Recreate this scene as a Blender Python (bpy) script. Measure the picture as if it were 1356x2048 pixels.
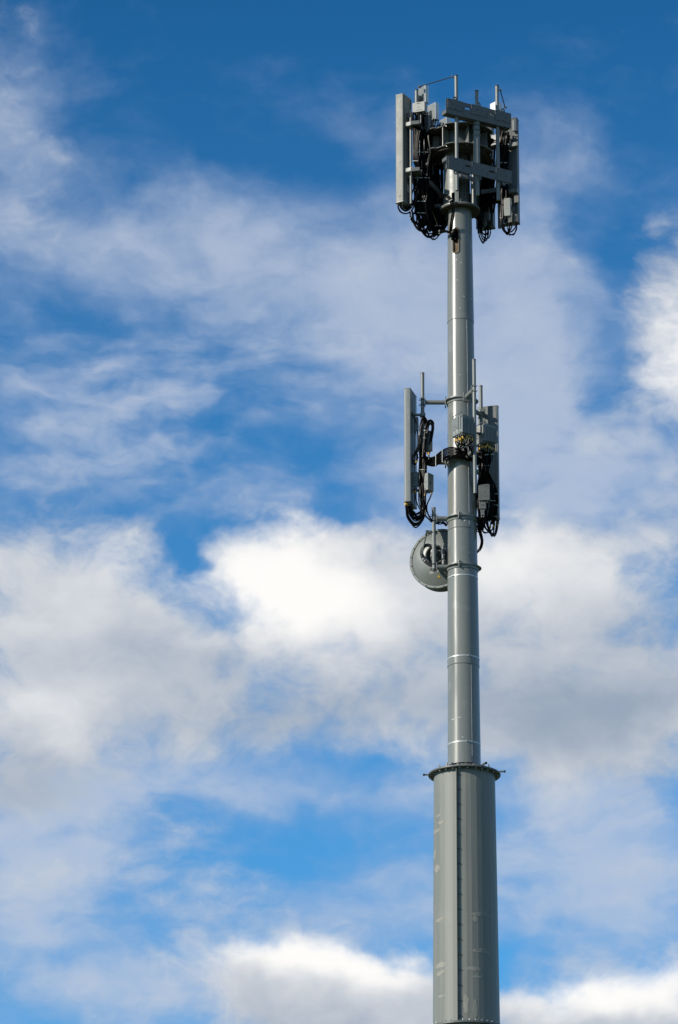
import bpy, bmesh, math, random
from mathutils import Vector, Matrix
R = math.radians
for o in list(bpy.data.objects):
    bpy.data.objects.remove(o, do_unlink=True)
scene = bpy.context.scene
COL = scene.collection
random.seed(7)

# ------------------------------------------------------------------ camera
W, H, F = 1356.0, 2048.0, 7680.0            # photograph size and focal length in its pixels (135 mm lens)
PITCH, ROLL = R(20.1), R(-0.2)
CAM = Vector((-2.46, -72.0, 1.6))
cam_data = bpy.data.cameras.new('camera')
cam_data.sensor_fit = 'VERTICAL'
cam_data.sensor_height = 36.0
cam_data.sensor_width = 36.0
cam_data.lens = 36.0 * F / H
cam_data.clip_start = 0.5
cam_data.clip_end = 20000
cam = bpy.data.objects.new('camera', cam_data)
COL.objects.link(cam)
cam_m = Matrix.Rotation(math.pi / 2 + PITCH, 3, 'X') @ Matrix.Rotation(-ROLL, 3, 'Z')
cam.matrix_world = Matrix.Translation(CAM) @ cam_m.to_4x4()
scene.camera = cam
scene.render.resolution_x, scene.render.resolution_y = 678, 1024


def ray(px, py):
    return (cam_m @ Vector(((px - W / 2) / F, (H / 2 - py) / F, -1.0))).normalized()


def P(px, py, Y):
    """surveying helper: the point of the place seen at (px, py) that stands at depth Y"""
    d = ray(px, py)
    return CAM + d * ((Y - CAM.y) / d.y)


# ------------------------------------------------------------------ sun and sky
SUN_AZ, SUN_EL = R(62), R(28)               # azimuth counted from behind the camera towards the left
sun_dir = Vector((-math.sin(SUN_AZ) * math.cos(SUN_EL), -math.cos(SUN_AZ) * math.cos(SUN_EL), math.sin(SUN_EL)))
sun_data = bpy.data.lights.new('sun', 'SUN')
sun_data.energy = 5.0
sun_data.angle = R(0.53)
sun_data.color = (1.0, 0.93, 0.82)
sun = bpy.data.objects.new('sun', sun_data)
COL.objects.link(sun)
sun.rotation_euler = (-sun_dir).to_track_quat('-Z', 'Y').to_euler()
sun.location = (-30, -30, 60)

scene.view_settings.view_transform = 'Standard'
scene.view_settings.look = 'None'
scene.view_settings.gamma = 1.0
scene.view_settings.exposure = 0.0
scene.view_settings.use_curve_mapping = False

world = bpy.data.worlds.new('World')
scene.world = world
world.use_nodes = True
wt = world.node_tree
wt.nodes.clear()
SKY_STRENGTH = 0.1


def wn(kind, **kw):
    n = wt.nodes.new(kind)
    for k, v in kw.items():
        setattr(n, k, v)
    return n


def wm(op, a, b=None, c=None, clamp=False):
    n = wn('ShaderNodeMath', operation=op, use_clamp=clamp)
    for i, x in enumerate((a, b, c)):
        if x is None:
            continue
        if isinstance(x, (int, float)):
            n.inputs[i].default_value = x
        else:
            wt.links.new(x, n.inputs[i])
    return n.outputs[0]


def wv(op, a, b=None, c=None, out=0):
    n = wn('ShaderNodeVectorMath', operation=op)
    for i, x in enumerate((a, b, c)):
        if x is None:
            continue
        if isinstance(x, (tuple, list)):
            n.inputs[i].default_value = x
        else:
            wt.links.new(x, n.inputs[i])
    return n.outputs[out]


def wmix(f, a, b):
    n = wn('ShaderNodeMix', data_type='RGBA', blend_type='MIX')
    for s, x in ((0, f), (6, a), (7, b)):
        if isinstance(x, (int, float)):
            n.inputs[s].default_value = x
        elif isinstance(x, tuple):
            n.inputs[s].default_value = x
        else:
            wt.links.new(x, n.inputs[s])
    return n.outputs[2]


def smooth(x, lo, hi):
    n = wn('ShaderNodeMapRange', interpolation_type='SMOOTHSTEP')
    wt.links.new(x, n.inputs[0])
    n.inputs[1].default_value, n.inputs[2].default_value = lo, hi
    return n.outputs[0]


def wnoise(vec, scale, detail, rough, lac=2.0, col=False):
    n = wn('ShaderNodeTexNoise')
    wt.links.new(vec, n.inputs['Vector'])
    n.inputs['Scale'].default_value = scale
    n.inputs['Detail'].default_value = detail
    n.inputs['Roughness'].default_value = rough
    n.inputs['Lacunarity'].default_value = lac
    return n.outputs['Color' if col else 'Fac']


geo = wn('ShaderNodeTexCoord')
sep = wn('ShaderNodeSeparateXYZ')
wt.links.new(geo.outputs['Generated'], sep.inputs[0])
az = wm('MULTIPLY', wm('ARCTAN2', sep.outputs[0], sep.outputs[1]), 57.29578)   # degrees from the +Y axis
el = wm('MULTIPLY', wm('ARCSINE', sep.outputs[2]), 57.29578)
flat = wn('ShaderNodeCombineXYZ')
wt.links.new(az, flat.inputs[0])
wt.links.new(el, flat.inputs[1])
dirv = wv('MULTIPLY', geo.outputs['Generated'], (1.0, 1.0, 1.35))              # clouds lie flatter than wide
warp = wnoise(dirv, 26.0, 4.0, 0.55, col=True)
warpd = wv('MULTIPLY', wv('SUBTRACT', warp, (0.5, 0.5, 0.5)), (2.6, 1.5, 0.0))
pos = wv('ADD', flat.outputs[0], warpd)                                         # ragged cloud outlines
warp3 = wv('MULTIPLY_ADD', wv('SUBTRACT', warp, (0.5, 0.5, 0.5)), (0.028, 0.028, 0.028), dirv)
n_big = wnoise(warp3, 22.0, 7.0, 0.50)
n_fine = wnoise(wv('ADD', warp3, (3.1, 1.7, 0.4)), 62.0, 8.0, 0.58)
n_streak = wnoise(wv('MULTIPLY', warp3, (0.65, 0.65, 1.5)), 85.0, 4.0, 0.46)


def blobs(p, lst, start):
    acc = start
    for (px, py, sx, sy, amp) in lst:
        d = ray(px, py)
        a0, e0 = math.degrees(math.atan2(d.x, d.y)), math.degrees(math.asin(d.z))
        k = math.degrees(1.0 / F)
        ix, iy = 1.0 / (sx * k), 1.0 / (sy * k)
        q = wv('MULTIPLY_ADD', p, (ix, iy, 0.0), (-a0 * ix, -e0 * iy, 0.0))
        q = wv('DOT_PRODUCT', q, q, out=1)
        acc = wm('MULTIPLY_ADD', wm('POWER', 0.36788, q), amp, acc)
    return acc


# where the thin veil lies (x, y, half-width, half-height, amount)
VEIL = [
    (0, 260, 150, 240, .30), (60, 500, 130, 180, .22), (330, 210, 100, 90, .12),
    (330, 480, 230, 150, .55), (560, 560, 260, 190, .50), (820, 600, 260, 190, .55), (1080, 560, 170, 260, .55),
    (1060, 800, 220, 170, .40), (150, 780, 220, 150, .32), (420, 740, 230, 90, .25), (730, 270, 110, 70, .22),
    (120, 930, 250, 100, .30), (450, 980, 180, 60, .30), (430, 850, 150, 60, .22), (1200, 950, 260, 140, .62), (820, 980, 110, 130, .45), (1000, 900, 200, 120, .35),
    (650, 900, 100, 90, -.22), (390, 1085, 70, 45, -.22), (650, 1020, 90, 50, -.30), (1240, 805, 80, 42, -.42),
    (160, 660, 120, 40, -.22), (680, 370, 70, 70, -.25), (1290, 330, 150, 190, -.45), (500, 0, 1000, 160, -.55), (900, 150, 350, 110, -.25), (1300, 60, 200, 120, -.25), (340, 250, 150, 90, -.32), (570, 330, 120, 60, -.32), (130, 380, 90, 80, -.30), (860, 330, 200, 60, -.15), (230, 570, 180, 60, .15),
    (330, 1560, 430, 80, .85), (720, 1590, 220, 30, .30), (100, 1620, 160, 80, .35), (740, 1800, 240, 90, .55), (110, 1730, 200, 120, .75),
    (60, 1860, 170, 90, .50), (280, 1970, 280, 75, .62), (1190, 1750, 270, 150, 1.05), (1150, 1580, 220, 60, .50),
    (520, 1700, 240, 100, -.36), (330, 1880, 110, 40, -.15), (130, 1925, 70, 28, -.40), (770, 1500, 120, 40, -.38),
    (1020, 1920, 45, 50, -.45), (1060, 1640, 70, 35, -.15), (300, 1610, 180, 50, -.15),
]
# where the heavy cumulus lies
CUMULUS = [
    (150, 1180, 220, 125, .70), (265, 1080, 70, 55, .30), (560, 1160, 170, 105, .75), (480, 1110, 80, 50, .15),
    (760, 1180, 190, 120, .55), (1010, 1160, 160, 110, .50), (1240, 1180, 220, 150, .55), (800, 1330, 500, 110, .55),
    (250, 1340, 260, 120, .55), (60, 1450, 170, 100, .50), (1180, 1420, 260, 110, .55), (500, 1440, 200, 55, .30),
    (1380, 690, 190, 190, .62), (1370, 560, 90, 100, .22),
    (640, 2000, 185, 95, 1.0), (810, 1995, 110, 90, .70), (500, 2000, 70, 70, .25), (1230, 2040, 220, 95, .75), (1060, 2030, 80, 70, .30),
    (60, 1590, 130, 60, .25), (380, 1115, 36, 45, -.34), (680, 1020, 200, 45, -.30), (1120, 970, 150, 60, -.20),
    (150, 1900, 130, 60, -.10), (700, 100, 1000, 300, -.30), (1290, 370, 150, 130, -.35), (250, 830, 450, 150, -.25), (700, 1470, 420, 70, .22), (60, 1530, 220, 90, .30), (1200, 1500, 300, 80, .30), (1200, 1060, 250, 60, .15),
    (120, 1780, 150, 70, .15), (1200, 1760, 200, 70, .15),
]
VEIL = [(a, b, c_, d_, e_ * 0.85) for (a, b, c_, d_, e_) in VEIL]
tex_v = wm('ADD', wm('MULTIPLY', wm('SUBTRACT', n_big, 0.5), 1.4), wm('MULTIPLY', wm('SUBTRACT', n_streak, 0.5), 0.40))
rows = wm('MULTIPLY', wm('SUBTRACT', n_streak, 0.5), blobs(pos, [(330, 840, 420, 190, 1.5), (1200, 930, 250, 120, 0.7), (200, 1700, 400, 200, 0.7), (1100, 1750, 300, 200, 0.6)], 0.0))
tex_v = wm('ADD', tex_v, rows)
tex_v = wm('MULTIPLY_ADD', wm('SUBTRACT', n_fine, 0.5), 0.62, tex_v)
# beyond the part of the sky in view the same broken cloud goes on
VEIL.append((678, 1024, 1300, 1700, -0.16))
CUMULUS.append((678, 1024, 1300, 1700, -0.20))
veil_f = wm('ADD', blobs(pos, VEIL, 0.57), tex_v)
veil = wm('MULTIPLY', smooth(veil_f, 0.12, 1.34), 0.80)

tex = wm('ADD', wm('MULTIPLY', wm('SUBTRACT', n_big, 0.5), 1.0), wm('MULTIPLY', wm('SUBTRACT', n_fine, 0.5), 1.0))
cum_f = wm('ADD', blobs(pos, CUMULUS, 0.18), tex)
cum = smooth(cum_f, 0.02, 0.76)
# thick sunlit crowns are white, thin or shaded bases grey
BRIGHT = [
    (545, 1165, 165, 105, .56), (660, 1240, 140, 70, .20), (90, 1425, 150, 60, .14), (220, 1110, 110, 50, .14), (150, 1200, 200, 90, .08),
    (1030, 1130, 150, 90, .26), (1260, 1120, 120, 70, .08), (640, 1925, 190, 45, .54), (1250, 1985, 190, 50, .52), (1350, 690, 110, 130, .36),
    (700, 1425, 320, 60, -.14), (1180, 1430, 240, 80, -.24), (300, 1430, 110, 60, -.05), (640, 2060, 200, 40, -.10), (80, 1560, 200, 70, -.10),
    (250, 1270, 90, 60, -.10), (400, 1330, 110, 40, -.08), (1300, 2048, 150, 25, -.10), (1320, 1260, 120, 60, -.08),
]
lum = wm('ADD', blobs(pos, BRIGHT, 0.44), wm('MULTIPLY', tex, 0.27))
grey = wm('SUBTRACT', 1.0, smooth(lum, 0.10, 0.98))

sky = wn('ShaderNodeTexSky', sky_type='NISHITA')
sky.sun_disc = False
sky.sun_elevation = SUN_EL
sky.sun_rotation = math.atan2(sun_dir.x, sun_dir.y)
sky.altitude = 100.0
sky.air_density = 1.0
sky.dust_density = 0.4
sky.ozone_density = 3.0
blue = wv('MULTIPLY', sky.outputs[0], (SKY_STRENGTH, SKY_STRENGTH, SKY_STRENGTH))
ramp = wn('ShaderNodeValToRGB')                                                 # deep polarised blue overhead, paler low down
wt.links.new(wm('DIVIDE', el, 45.0), ramp.inputs[0])
cr = ramp.color_ramp
cr.interpolation = 'B_SPLINE'
cr.elements[0].position, cr.elements[0].color = 0.0, (0.22, 0.48, 0.62, 1)
cr.elements[1].position, cr.elements[1].color = 1.0, (0.03, 0.17, 0.27, 1)
for pos_, col_ in ((0.30, (0.26, 0.645, 0.84, 1)), (0.45, (0.205, 0.555, 0.735, 1)), (0.62, (0.05, 0.35, 0.55, 1))):
    cr.elements.new(pos_).color = col_
blue = wv('MULTIPLY', blue, ramp.outputs[0])
blue = wv('MULTIPLY', blue, (2.0, 2.0, 2.0))
cloud_col = wmix(grey, (1.0, 0.985, 0.965, 1), (0.29, 0.365, 0.48, 1))
veil_col = wmix(smooth(veil_f, 0.35, 1.25), (0.33, 0.44, 0.65, 1), (0.50, 0.575, 0.71, 1))
c = wmix(veil, blue, veil_col)
c = wmix(cum, c, cloud_col)
bg = wn('ShaderNodeBackground')
wt.links.new(c, bg.inputs[0])
bg.inputs[1].default_value = 1.0
wout = wn('ShaderNodeOutputWorld')
wt.links.new(bg.outputs[0], wout.inputs[0])

world.cycles.sampling_method = 'MANUAL'
world.cycles.sample_map_resolution = 512
scene.cycles.use_adaptive_sampling = True
scene.cycles.adaptive_threshold = 0.012
scene.cycles.adaptive_min_samples = 8

# ------------------------------------------------------------------ materials
MATS = {}


def mat(name, col, rough=0.5, metal=0.0, var=0.08, vscale=6.0, bump=0.0, bscale=60.0, spec=0.5, coat=0.0, dirt=None, stretch=1.0):
    m = bpy.data.materials.new(name)
    m.use_nodes = True
    nt = m.node_tree
    b = nt.nodes['Principled BSDF']
    b.inputs['Metallic'].default_value = metal
    b.inputs['Roughness'].default_value = rough
    b.inputs['Specular IOR Level'].default_value = spec
    b.inputs['Coat Weight'].default_value = coat
    b.inputs['Coat Roughness'].default_value = 0.12
    g = nt.nodes.new('ShaderNodeNewGeometry')
    mp = nt.nodes.new('ShaderNodeVectorMath')
    mp.operation = 'MULTIPLY'
    mp.inputs[1].default_value = (1, 1, stretch)
    nt.links.new(g.outputs['Position'], mp.inputs[0])
    n = nt.nodes.new('ShaderNodeTexNoise')
    nt.links.new(mp.outputs[0], n.inputs['Vector'])
    n.inputs['Scale'].default_value = vscale
    n.inputs['Detail'].default_value = 6
    n.inputs['Roughness'].default_value = 0.65
    mr = nt.nodes.new('ShaderNodeMapRange')
    mr.inputs[1].default_value, mr.inputs[2].default_value = 0.3, 0.7
    mr.inputs[3].default_value, mr.inputs[4].default_value = 1 - var, 1 + var
    nt.links.new(n.outputs['Fac'], mr.inputs[0])
    mul = nt.nodes.new('ShaderNodeVectorMath')
    mul.operation = 'SCALE'
    mul.inputs[0].default_value = col
    nt.links.new(mr.outputs[0], mul.inputs['Scale'])
    out = mul.outputs[0]
    if dirt:
        dcol, lo, hi, dscale, amount = dirt
        n2 = nt.nodes.new('ShaderNodeTexNoise')
        nt.links.new(g.outputs['Position'], n2.inputs['Vector'])
        n2.inputs['Scale'].default_value = dscale
        n2.inputs['Detail'].default_value = 5
        r2 = nt.nodes.new('ShaderNodeMapRange')
        r2.inputs[1].default_value, r2.inputs[2].default_value = lo, hi
        r2.inputs[4].default_value = amount
        nt.links.new(n2.outputs['Fac'], r2.inputs[0])
        mx = nt.nodes.new('ShaderNodeMix')
        mx.data_type = 'RGBA'
        nt.links.new(r2.outputs[0], mx.inputs[0])
        nt.links.new(out, mx.inputs[6])
        mx.inputs[7].default_value = (*dcol, 1)
        out = mx.outputs[2]
    nt.links.new(out, b.inputs['Base Color'])
    rr = nt.nodes.new('ShaderNodeMapRange')
    rr.inputs[1].default_value, rr.inputs[2].default_value = 0.3, 0.7
    rr.inputs[3].default_value, rr.inputs[4].default_value = max(0.03, rough - 0.06), min(1, rough + 0.08)
    nt.links.new(n.outputs['Fac'], rr.inputs[0])
    nt.links.new(rr.outputs[0], b.inputs['Roughness'])
    if bump:
        n3 = nt.nodes.new('ShaderNodeTexNoise')
        nt.links.new(mp.outputs[0], n3.inputs['Vector'])
        n3.inputs['Scale'].default_value = bscale
        n3.inputs['Detail'].default_value = 3
        bp = nt.nodes.new('ShaderNodeBump')
        bp.inputs['Strength'].default_value = bump
        bp.inputs['Distance'].default_value = 0.004
        nt.links.new(n3.outputs['Fac'], bp.inputs['Height'])
        nt.links.new(bp.outputs[0], b.inputs['Normal'])
    MATS[name] = m
    return m


GREY = (0.172, 0.178, 0.160)
mat('mast_paint', GREY, 0.23, var=0.09, vscale=6.0, stretch=0.10, spec=0.6, dirt=((0.30, 0.31, 0.30), 0.60, 0.80, 3.0, 0.45))
mat('shroud_paint', (0.172, 0.180, 0.162), 0.50, var=0.13, vscale=7.0, stretch=0.05, spec=0.45, dirt=((0.23, 0.23, 0.205), 0.56, 0.74, 1.6, 0.5))
mat('steel_paint', (0.165, 0.176, 0.166), 0.42, var=0.08, vscale=7, dirt=((0.32, 0.32, 0.30), 0.62, 0.8, 14, 0.3))
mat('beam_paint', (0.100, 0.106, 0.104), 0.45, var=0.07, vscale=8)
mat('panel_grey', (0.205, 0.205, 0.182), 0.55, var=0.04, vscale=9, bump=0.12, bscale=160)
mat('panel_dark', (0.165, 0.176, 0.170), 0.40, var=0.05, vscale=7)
mat('shaded_grey', (0.075, 0.080, 0.078), 0.42, var=0.06, vscale=7)  # panel grey lowered so the colour carries the shade of the mast head
mat('shaded_box_grey', (0.085, 0.09, 0.088), 0.5, var=0.1, vscale=12)  # darker box grey, with shade put into the colour
mat('radome_white', (0.66, 0.66, 0.66), 0.45, var=0.03, vscale=6)
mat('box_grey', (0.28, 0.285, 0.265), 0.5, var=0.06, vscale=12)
mat('radio_grey', (0.17, 0.185, 0.18), 0.45, var=0.06, vscale=14)
mat('galvanised', (0.30, 0.30, 0.28), 0.45, metal=0.6, var=0.18, vscale=25)
mat('bolt_steel', (0.38, 0.37, 0.34), 0.35, metal=0.8, var=0.15, vscale=40)
mat('band_steel', (0.55, 0.55, 0.53), 0.4, metal=0.4, var=0.12, vscale=18)
mat('cable_black', (0.0045, 0.0042, 0.0045), 0.30, var=0.25, vscale=10, spec=0.055)
mat('rubber_black', (0.008, 0.008, 0.009), 0.6, var=0.2, vscale=12)
mat('tape_yellow', (0.58, 0.33, 0.03), 0.5, var=0.25, vscale=40)
mat('tie_white', (0.62, 0.62, 0.58), 0.5, var=0.1, vscale=30)
mat('print_dark', (0.05, 0.05, 0.055), 0.6, var=0.2, vscale=60)
mat('primer_brown', (0.12, 0.075, 0.042), 0.85, var=0.4, vscale=18, dirt=((0.26, 0.19, 0.125), 0.5, 0.7, 9, 0.8))
mat('soiled_shaded_steel', (0.045, 0.040, 0.033), 0.8, var=0.35, vscale=9, dirt=((0.09, 0.058, 0.03), 0.5, 0.72, 4, 0.8))  # brown dirt, plus a dark base that carries the shade of the head cavity
mat('dish_paint', (0.128, 0.140, 0.130), 0.42, var=0.05, vscale=4, spec=0.6)
mat('hazard_yellow', (0.62, 0.42, 0.02), 0.5, var=0.1, vscale=30)
mat('hole_dark', (0.012, 0.013, 0.014), 0.8, var=0.1)
mat('brass', (0.45, 0.33, 0.17), 0.35, metal=0.8, var=0.15, vscale=30)
mat('concrete', (0.36, 0.35, 0.33), 0.85, var=0.15, vscale=3, bump=0.4, bscale=20)
mat('patch_paint', (0.25, 0.243, 0.21), 0.62, var=0.10, vscale=9)
mat('grass_ground', (0.055, 0.075, 0.03), 0.9, var=0.4, vscale=0.3, bump=0.5, bscale=3)


# ------------------------------------------------------------------ mesh helpers
class MB:
    def __init__(self):
        self.v, self.f = [], []

    def add(self, vs, fs):
        o = len(self.v)
        self.v += [Vector(x) for x in vs]
        self.f += [tuple(o + i for i in f) for f in fs]
        return self

    def box(self, c, ex, ey, ez):
        """half-extent vectors"""
        c, ex, ey, ez = map(Vector, (c, ex, ey, ez))
        vs = [c + sx * ex + sy * ey + sz * ez for sz in (-1, 1) for sy in (-1, 1) for sx in (-1, 1)]
        return self.add(vs, [(0, 2, 3, 1), (4, 5, 7, 6), (0, 1, 5, 4), (2, 6, 7, 3), (0, 4, 6, 2), (1, 3, 7, 5)])

    def tube(self, pts, r, n=8, caps=True):
        pts = [Vector(p) for p in pts]
        m = len(pts)
        rs = r if isinstance(r, (list, tuple)) else [r] * m
        t0 = (pts[1] - pts[0]).normalized()
        a = Vector((0, 0, 1)) if abs(t0.z) < 0.9 else Vector((1, 0, 0))
        u = t0.cross(a).normalized()
        vs = []
        for i, p in enumerate(pts):
            t = (pts[min(i + 1, m - 1)] - pts[max(i - 1, 0)]).normalized()
            u = (u - t * u.dot(t)).normalized()
            w = t.cross(u)
            for k in range(n):
                an = 2 * math.pi * k / n
                vs.append(p + (u * math.cos(an) + w * math.sin(an)) * rs[i])
        fs = [(i * n + k, i * n + (k + 1) % n, (i + 1) * n + (k + 1) % n, (i + 1) * n + k) for i in range(m - 1) for k in range(n)]
        if caps:
            fs += [tuple(range(n - 1, -1, -1)), tuple((m - 1) * n + k for k in range(n))]
        return self.add(vs, fs)

    def cyl(self, p0, p1, r0, r1=None, n=16, caps=True):
        return self.tube([p0, p1], [r0, r0 if r1 is None else r1], n, caps)

    def lathe(self, prof, n=64, c=(0, 0), a0=0.0, a1=None, closed=False, rot=0.0):
        """prof: list of (r, z) about the vertical axis at c; angle 0 faces the camera, positive to the right"""
        full = a1 is None
        cnt = n if full else n + 1
        vs = []
        for k in range(cnt):
            an = rot + (2 * math.pi * k / n if full else a0 + (a1 - a0) * k / n)
            for r, z in prof:
                vs.append((c[0] + r * math.sin(an), c[1] - r * math.cos(an), z))
        m = len(prof)
        fs = []
        for k in range(n):
            k2 = (k + 1) % cnt
            for j in range(m if closed else m - 1):
                j2 = (j + 1) % m
                fs.append((k * m + j, k2 * m + j, k2 * m + j2, k * m + j2))
        if not full and closed:
            fs += [tuple(range(m)), tuple(n * m + j for j in range(m - 1, -1, -1))]
        return self.add(vs, fs)

    def extrude(self, pts, vec, holes=None):
        """closed polygon of 3-D points, extruded by vec; holes: inner contour with as many points as the outer"""
        pts = [Vector(p) for p in pts]
        vec = Vector(vec)
        n = len(pts)
        if holes is None:
            vs = pts + [p + vec for p in pts]
            fs = [tuple(range(n - 1, -1, -1)), tuple(range(n, 2 * n))]
            fs += [(i, (i + 1) % n, n + (i + 1) % n, n + i) for i in range(n)]
            return self.add(vs, fs)
        h = [Vector(p) for p in holes]
        vs = pts + h + [p + vec for p in pts] + [p + vec for p in h]
        fs = []
        for i in range(n):
            j = (i + 1) % n
            fs += [(i, j, n + j, n + i), (2 * n + i, 3 * n + i, 3 * n + j, 2 * n + j),
                   (i, 2 * n + i, 2 * n + j, j), (n + i, n + j, 3 * n + j, 3 * n + i)]
        return self.add(vs, fs)

    def build(self, name, m, parent=None, smooth=True, bevel=0.0, angle=35, mats=None):
        L = Vector(parent['_base']) if parent is not None and '_base' in parent else Vector((0, 0, 0))
        me = bpy.data.meshes.new(name)
        me.from_pydata([v - L for v in self.v], [], self.f)
        bm = bmesh.new()
        bm.from_mesh(me)
        bmesh.ops.recalc_face_normals(bm, faces=bm.faces)
        bm.to_mesh(me)
        bm.free()
        me.materials.append(MATS[m])
        if smooth:
            for p in me.polygons:
                p.use_smooth = True
            me.set_sharp_from_angle(angle=R(angle))
        o = bpy.data.objects.new(name, me)
        COL.objects.link(o)
        if parent is not None:
            o.parent = parent
            o['_base'] = tuple(L)
        if bevel:
            b = o.modifiers.new('bevel', 'BEVEL')
            b.width, b.segments, b.limit_method, b.angle_limit = bevel, 2, 'ANGLE', R(40)
            b.harden_normals = False
        return o


def thing(name, label, cat, loc, group=None):
    o = bpy.data.objects.new(name, None)
    COL.objects.link(o)
    o.location = loc
    o.empty_display_size = 0.2
    o['_base'] = tuple(loc)
    o['label'], o['category'] = label, cat
    if group:
        o['group'] = group
    return o


def piece(src, parent, world_pos, rotz=0.0):
    """a further copy of an alike piece, sharing its mesh"""
    c = src.copy()
    COL.objects.link(c)
    c.parent = parent
    c.location = Vector(world_pos) - Vector(parent['_base'])
    c.rotation_euler = (0, 0, rotz)
    return c


def local_piece(mb, name, m, parent, world_pos, rotz=0.0, **kw):
    """first of a row of alike pieces: the mesh is drawn round its own origin"""
    o = mb.build(name, m, None, **kw)
    o.parent = parent
    o.location = Vector(world_pos) - Vector(parent['_base'])
    o.rotation_euler = (0, 0, rotz)
    return o


def pol(r, phi, z=0.0):
    """phi counted from the side that faces the camera, positive to the right (degrees)"""
    return Vector((r * math.sin(R(phi)), -r * math.cos(R(phi)), z))


def hexnut(r, h):
    return MB().cyl((0, 0, 0), (0, 0, h), r, n=6)


def Zat(py, Y):
    return P(925, py, Y).z


def curve(pts, k=6):
    """Catmull-Rom through the points"""
    pts = [Vector(p) for p in pts]
    q = [2 * pts[0] - pts[1]] + pts + [2 * pts[-1] - pts[-2]]
    out = []
    for i in range(1, len(q) - 2):
        p0, p1, p2, p3 = q[i - 1:i + 3]
        for j in range(k):
            t = j / k
            out.append(0.5 * ((2 * p1) + (p2 - p0) * t + (2 * p0 - 5 * p1 + 4 * p2 - p3) * t * t + (3 * p1 - p0 - 3 * p2 + p3) * t ** 3))
    out.append(pts[-1])
    return out


# ------------------------------------------------------------------ ground
g = MB().add([(-6000, -6000, 0), (6000, -6000, 0), (6000, 6000, 0), (-6000, 6000, 0)], [(0, 1, 2, 3)]).build('ground', 'grass_ground', smooth=False)
g['kind'] = 'structure'
pad = MB().box((0, 0, 0.08), (1.6, 0, 0), (0, 1.6, 0), (0, 0, 0.12)).build('concrete_pad', 'concrete', bevel=0.02, smooth=False)
pad['kind'] = 'structure'

# ------------------------------------------------------------------ the mast
mast = thing('monopole_mast', 'tall grey painted steel monopole with a thick lower tube and slim upper tube', 'mast', (0, 0, 0.2))
z_base_top = Zat(1532, -0.70)                     # underside of the bolted flange between thick and slim tube
z_low_fl = Zat(2042, -0.70)                       # flange at the lower edge of the picture
z_s4 = Zat(1512, -0.33)
z_j3 = Zat(1325, -0.315)
z_j2 = Zat(1053, -0.29)
z_j1 = Zat(636, -0.265)
z_head = Zat(405, -0.415)                         # head flange
NF = 40                                            # flats rolled into the thick tube


def section(name, z0, z1, r0, r1, m='mast_paint', n=72, wall=0.012, lip=0.03, smooth=True, rot=0.0):
    prof = [(r0, z0), (r0, z0 + lip), (r1, z1), (r1 - wall, z1), (r0 - wall, z0)]
    return MB().lathe(prof, n, closed=True, rot=rot).build(name, m, mast, smooth=smooth, angle=20)


# the thick tube is pressed into uneven flats
rf = random.Random(11)
cuts = [0.0]
while cuts[-1] < 360:
    cuts.append(cuts[-1] + rf.choice((5.5, 7, 8, 9.5, 11, 13)))
cuts = [a * 360 / cuts[-1] for a in cuts[:-1]]
mb = MB()
vs, nn = [], len(cuts)
for a in cuts:
    vs += [pol(0.640, a, z_low_fl + 0.02), pol(0.596, a, z_base_top), pol(0.584, a, z_base_top), pol(0.628, a, z_low_fl + 0.02)]
fs = []
for k in range(nn):
    k2 = (k + 1) % nn
    for j in range(4):
        fs.append((k * 4 + j, k2 * 4 + j, k2 * 4 + (j + 1) % 4, k * 4 + (j + 1) % 4))
base1 = mb.add(vs, fs).build('thick_section', 'shroud_paint', mast, smooth=False)
base0 = section('ground_section', 0.22, z_low_fl - 0.02, 0.78, 0.655, 'shroud_paint', NF, smooth=False)
section('slim_section', z_s4 - 0.12, z_j3 + 0.012, 0.324, 0.309)
section('slim_section', z_j3, z_j2 + 0.012, 0.3165, 0.290)
section('slim_section', z_j2, z_j1 + 0.012, 0.2965, 0.2655)
top_sec = section('slim_section', z_j1, z_head - 0.03, 0.2715, 0.2475)


def r_at(z):
    """outer radius of the slim tube"""
    for a, b, r0, r1 in ((z_s4 - 0.12, z_j3, 0.324, 0.309), (z_j3, z_j2, 0.3165, 0.290), (z_j2, z_j1, 0.2965, 0.2655), (z_j1, 50, 0.2715, 0.2715 - (0.024) * (50 - z_j1) / (z_head - 0.03 - z_j1))):
        if a <= z <= b:
            return r0 + (r1 - r0) * (z - a) / (b - a)
    return 0.324


# cable port cut through the wall of the top tube
PORT_PHI = -20.5
zp0, zp1 = Zat(506, -0.24), Zat(456, -0.24)


def stadium(r_h, zc0, zc1, depth, n=10):
    pr = []
    for k in range(n + 1):
        an = math.pi * k / n
        pr.append((r_h * math.cos(an), zc1 + r_h * math.sin(an)))
    for k in range(n + 1):
        an = math.pi + math.pi * k / n
        pr.append((r_h * math.cos(an), zc0 + r_h * math.sin(an)))
    t = Vector((math.cos(R(PORT_PHI)), math.sin(R(PORT_PHI)), 0))
    d = pol(1, PORT_PHI)
    return [t * x + d * depth + Vector((0, 0, z)) for x, z in pr], d


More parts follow.
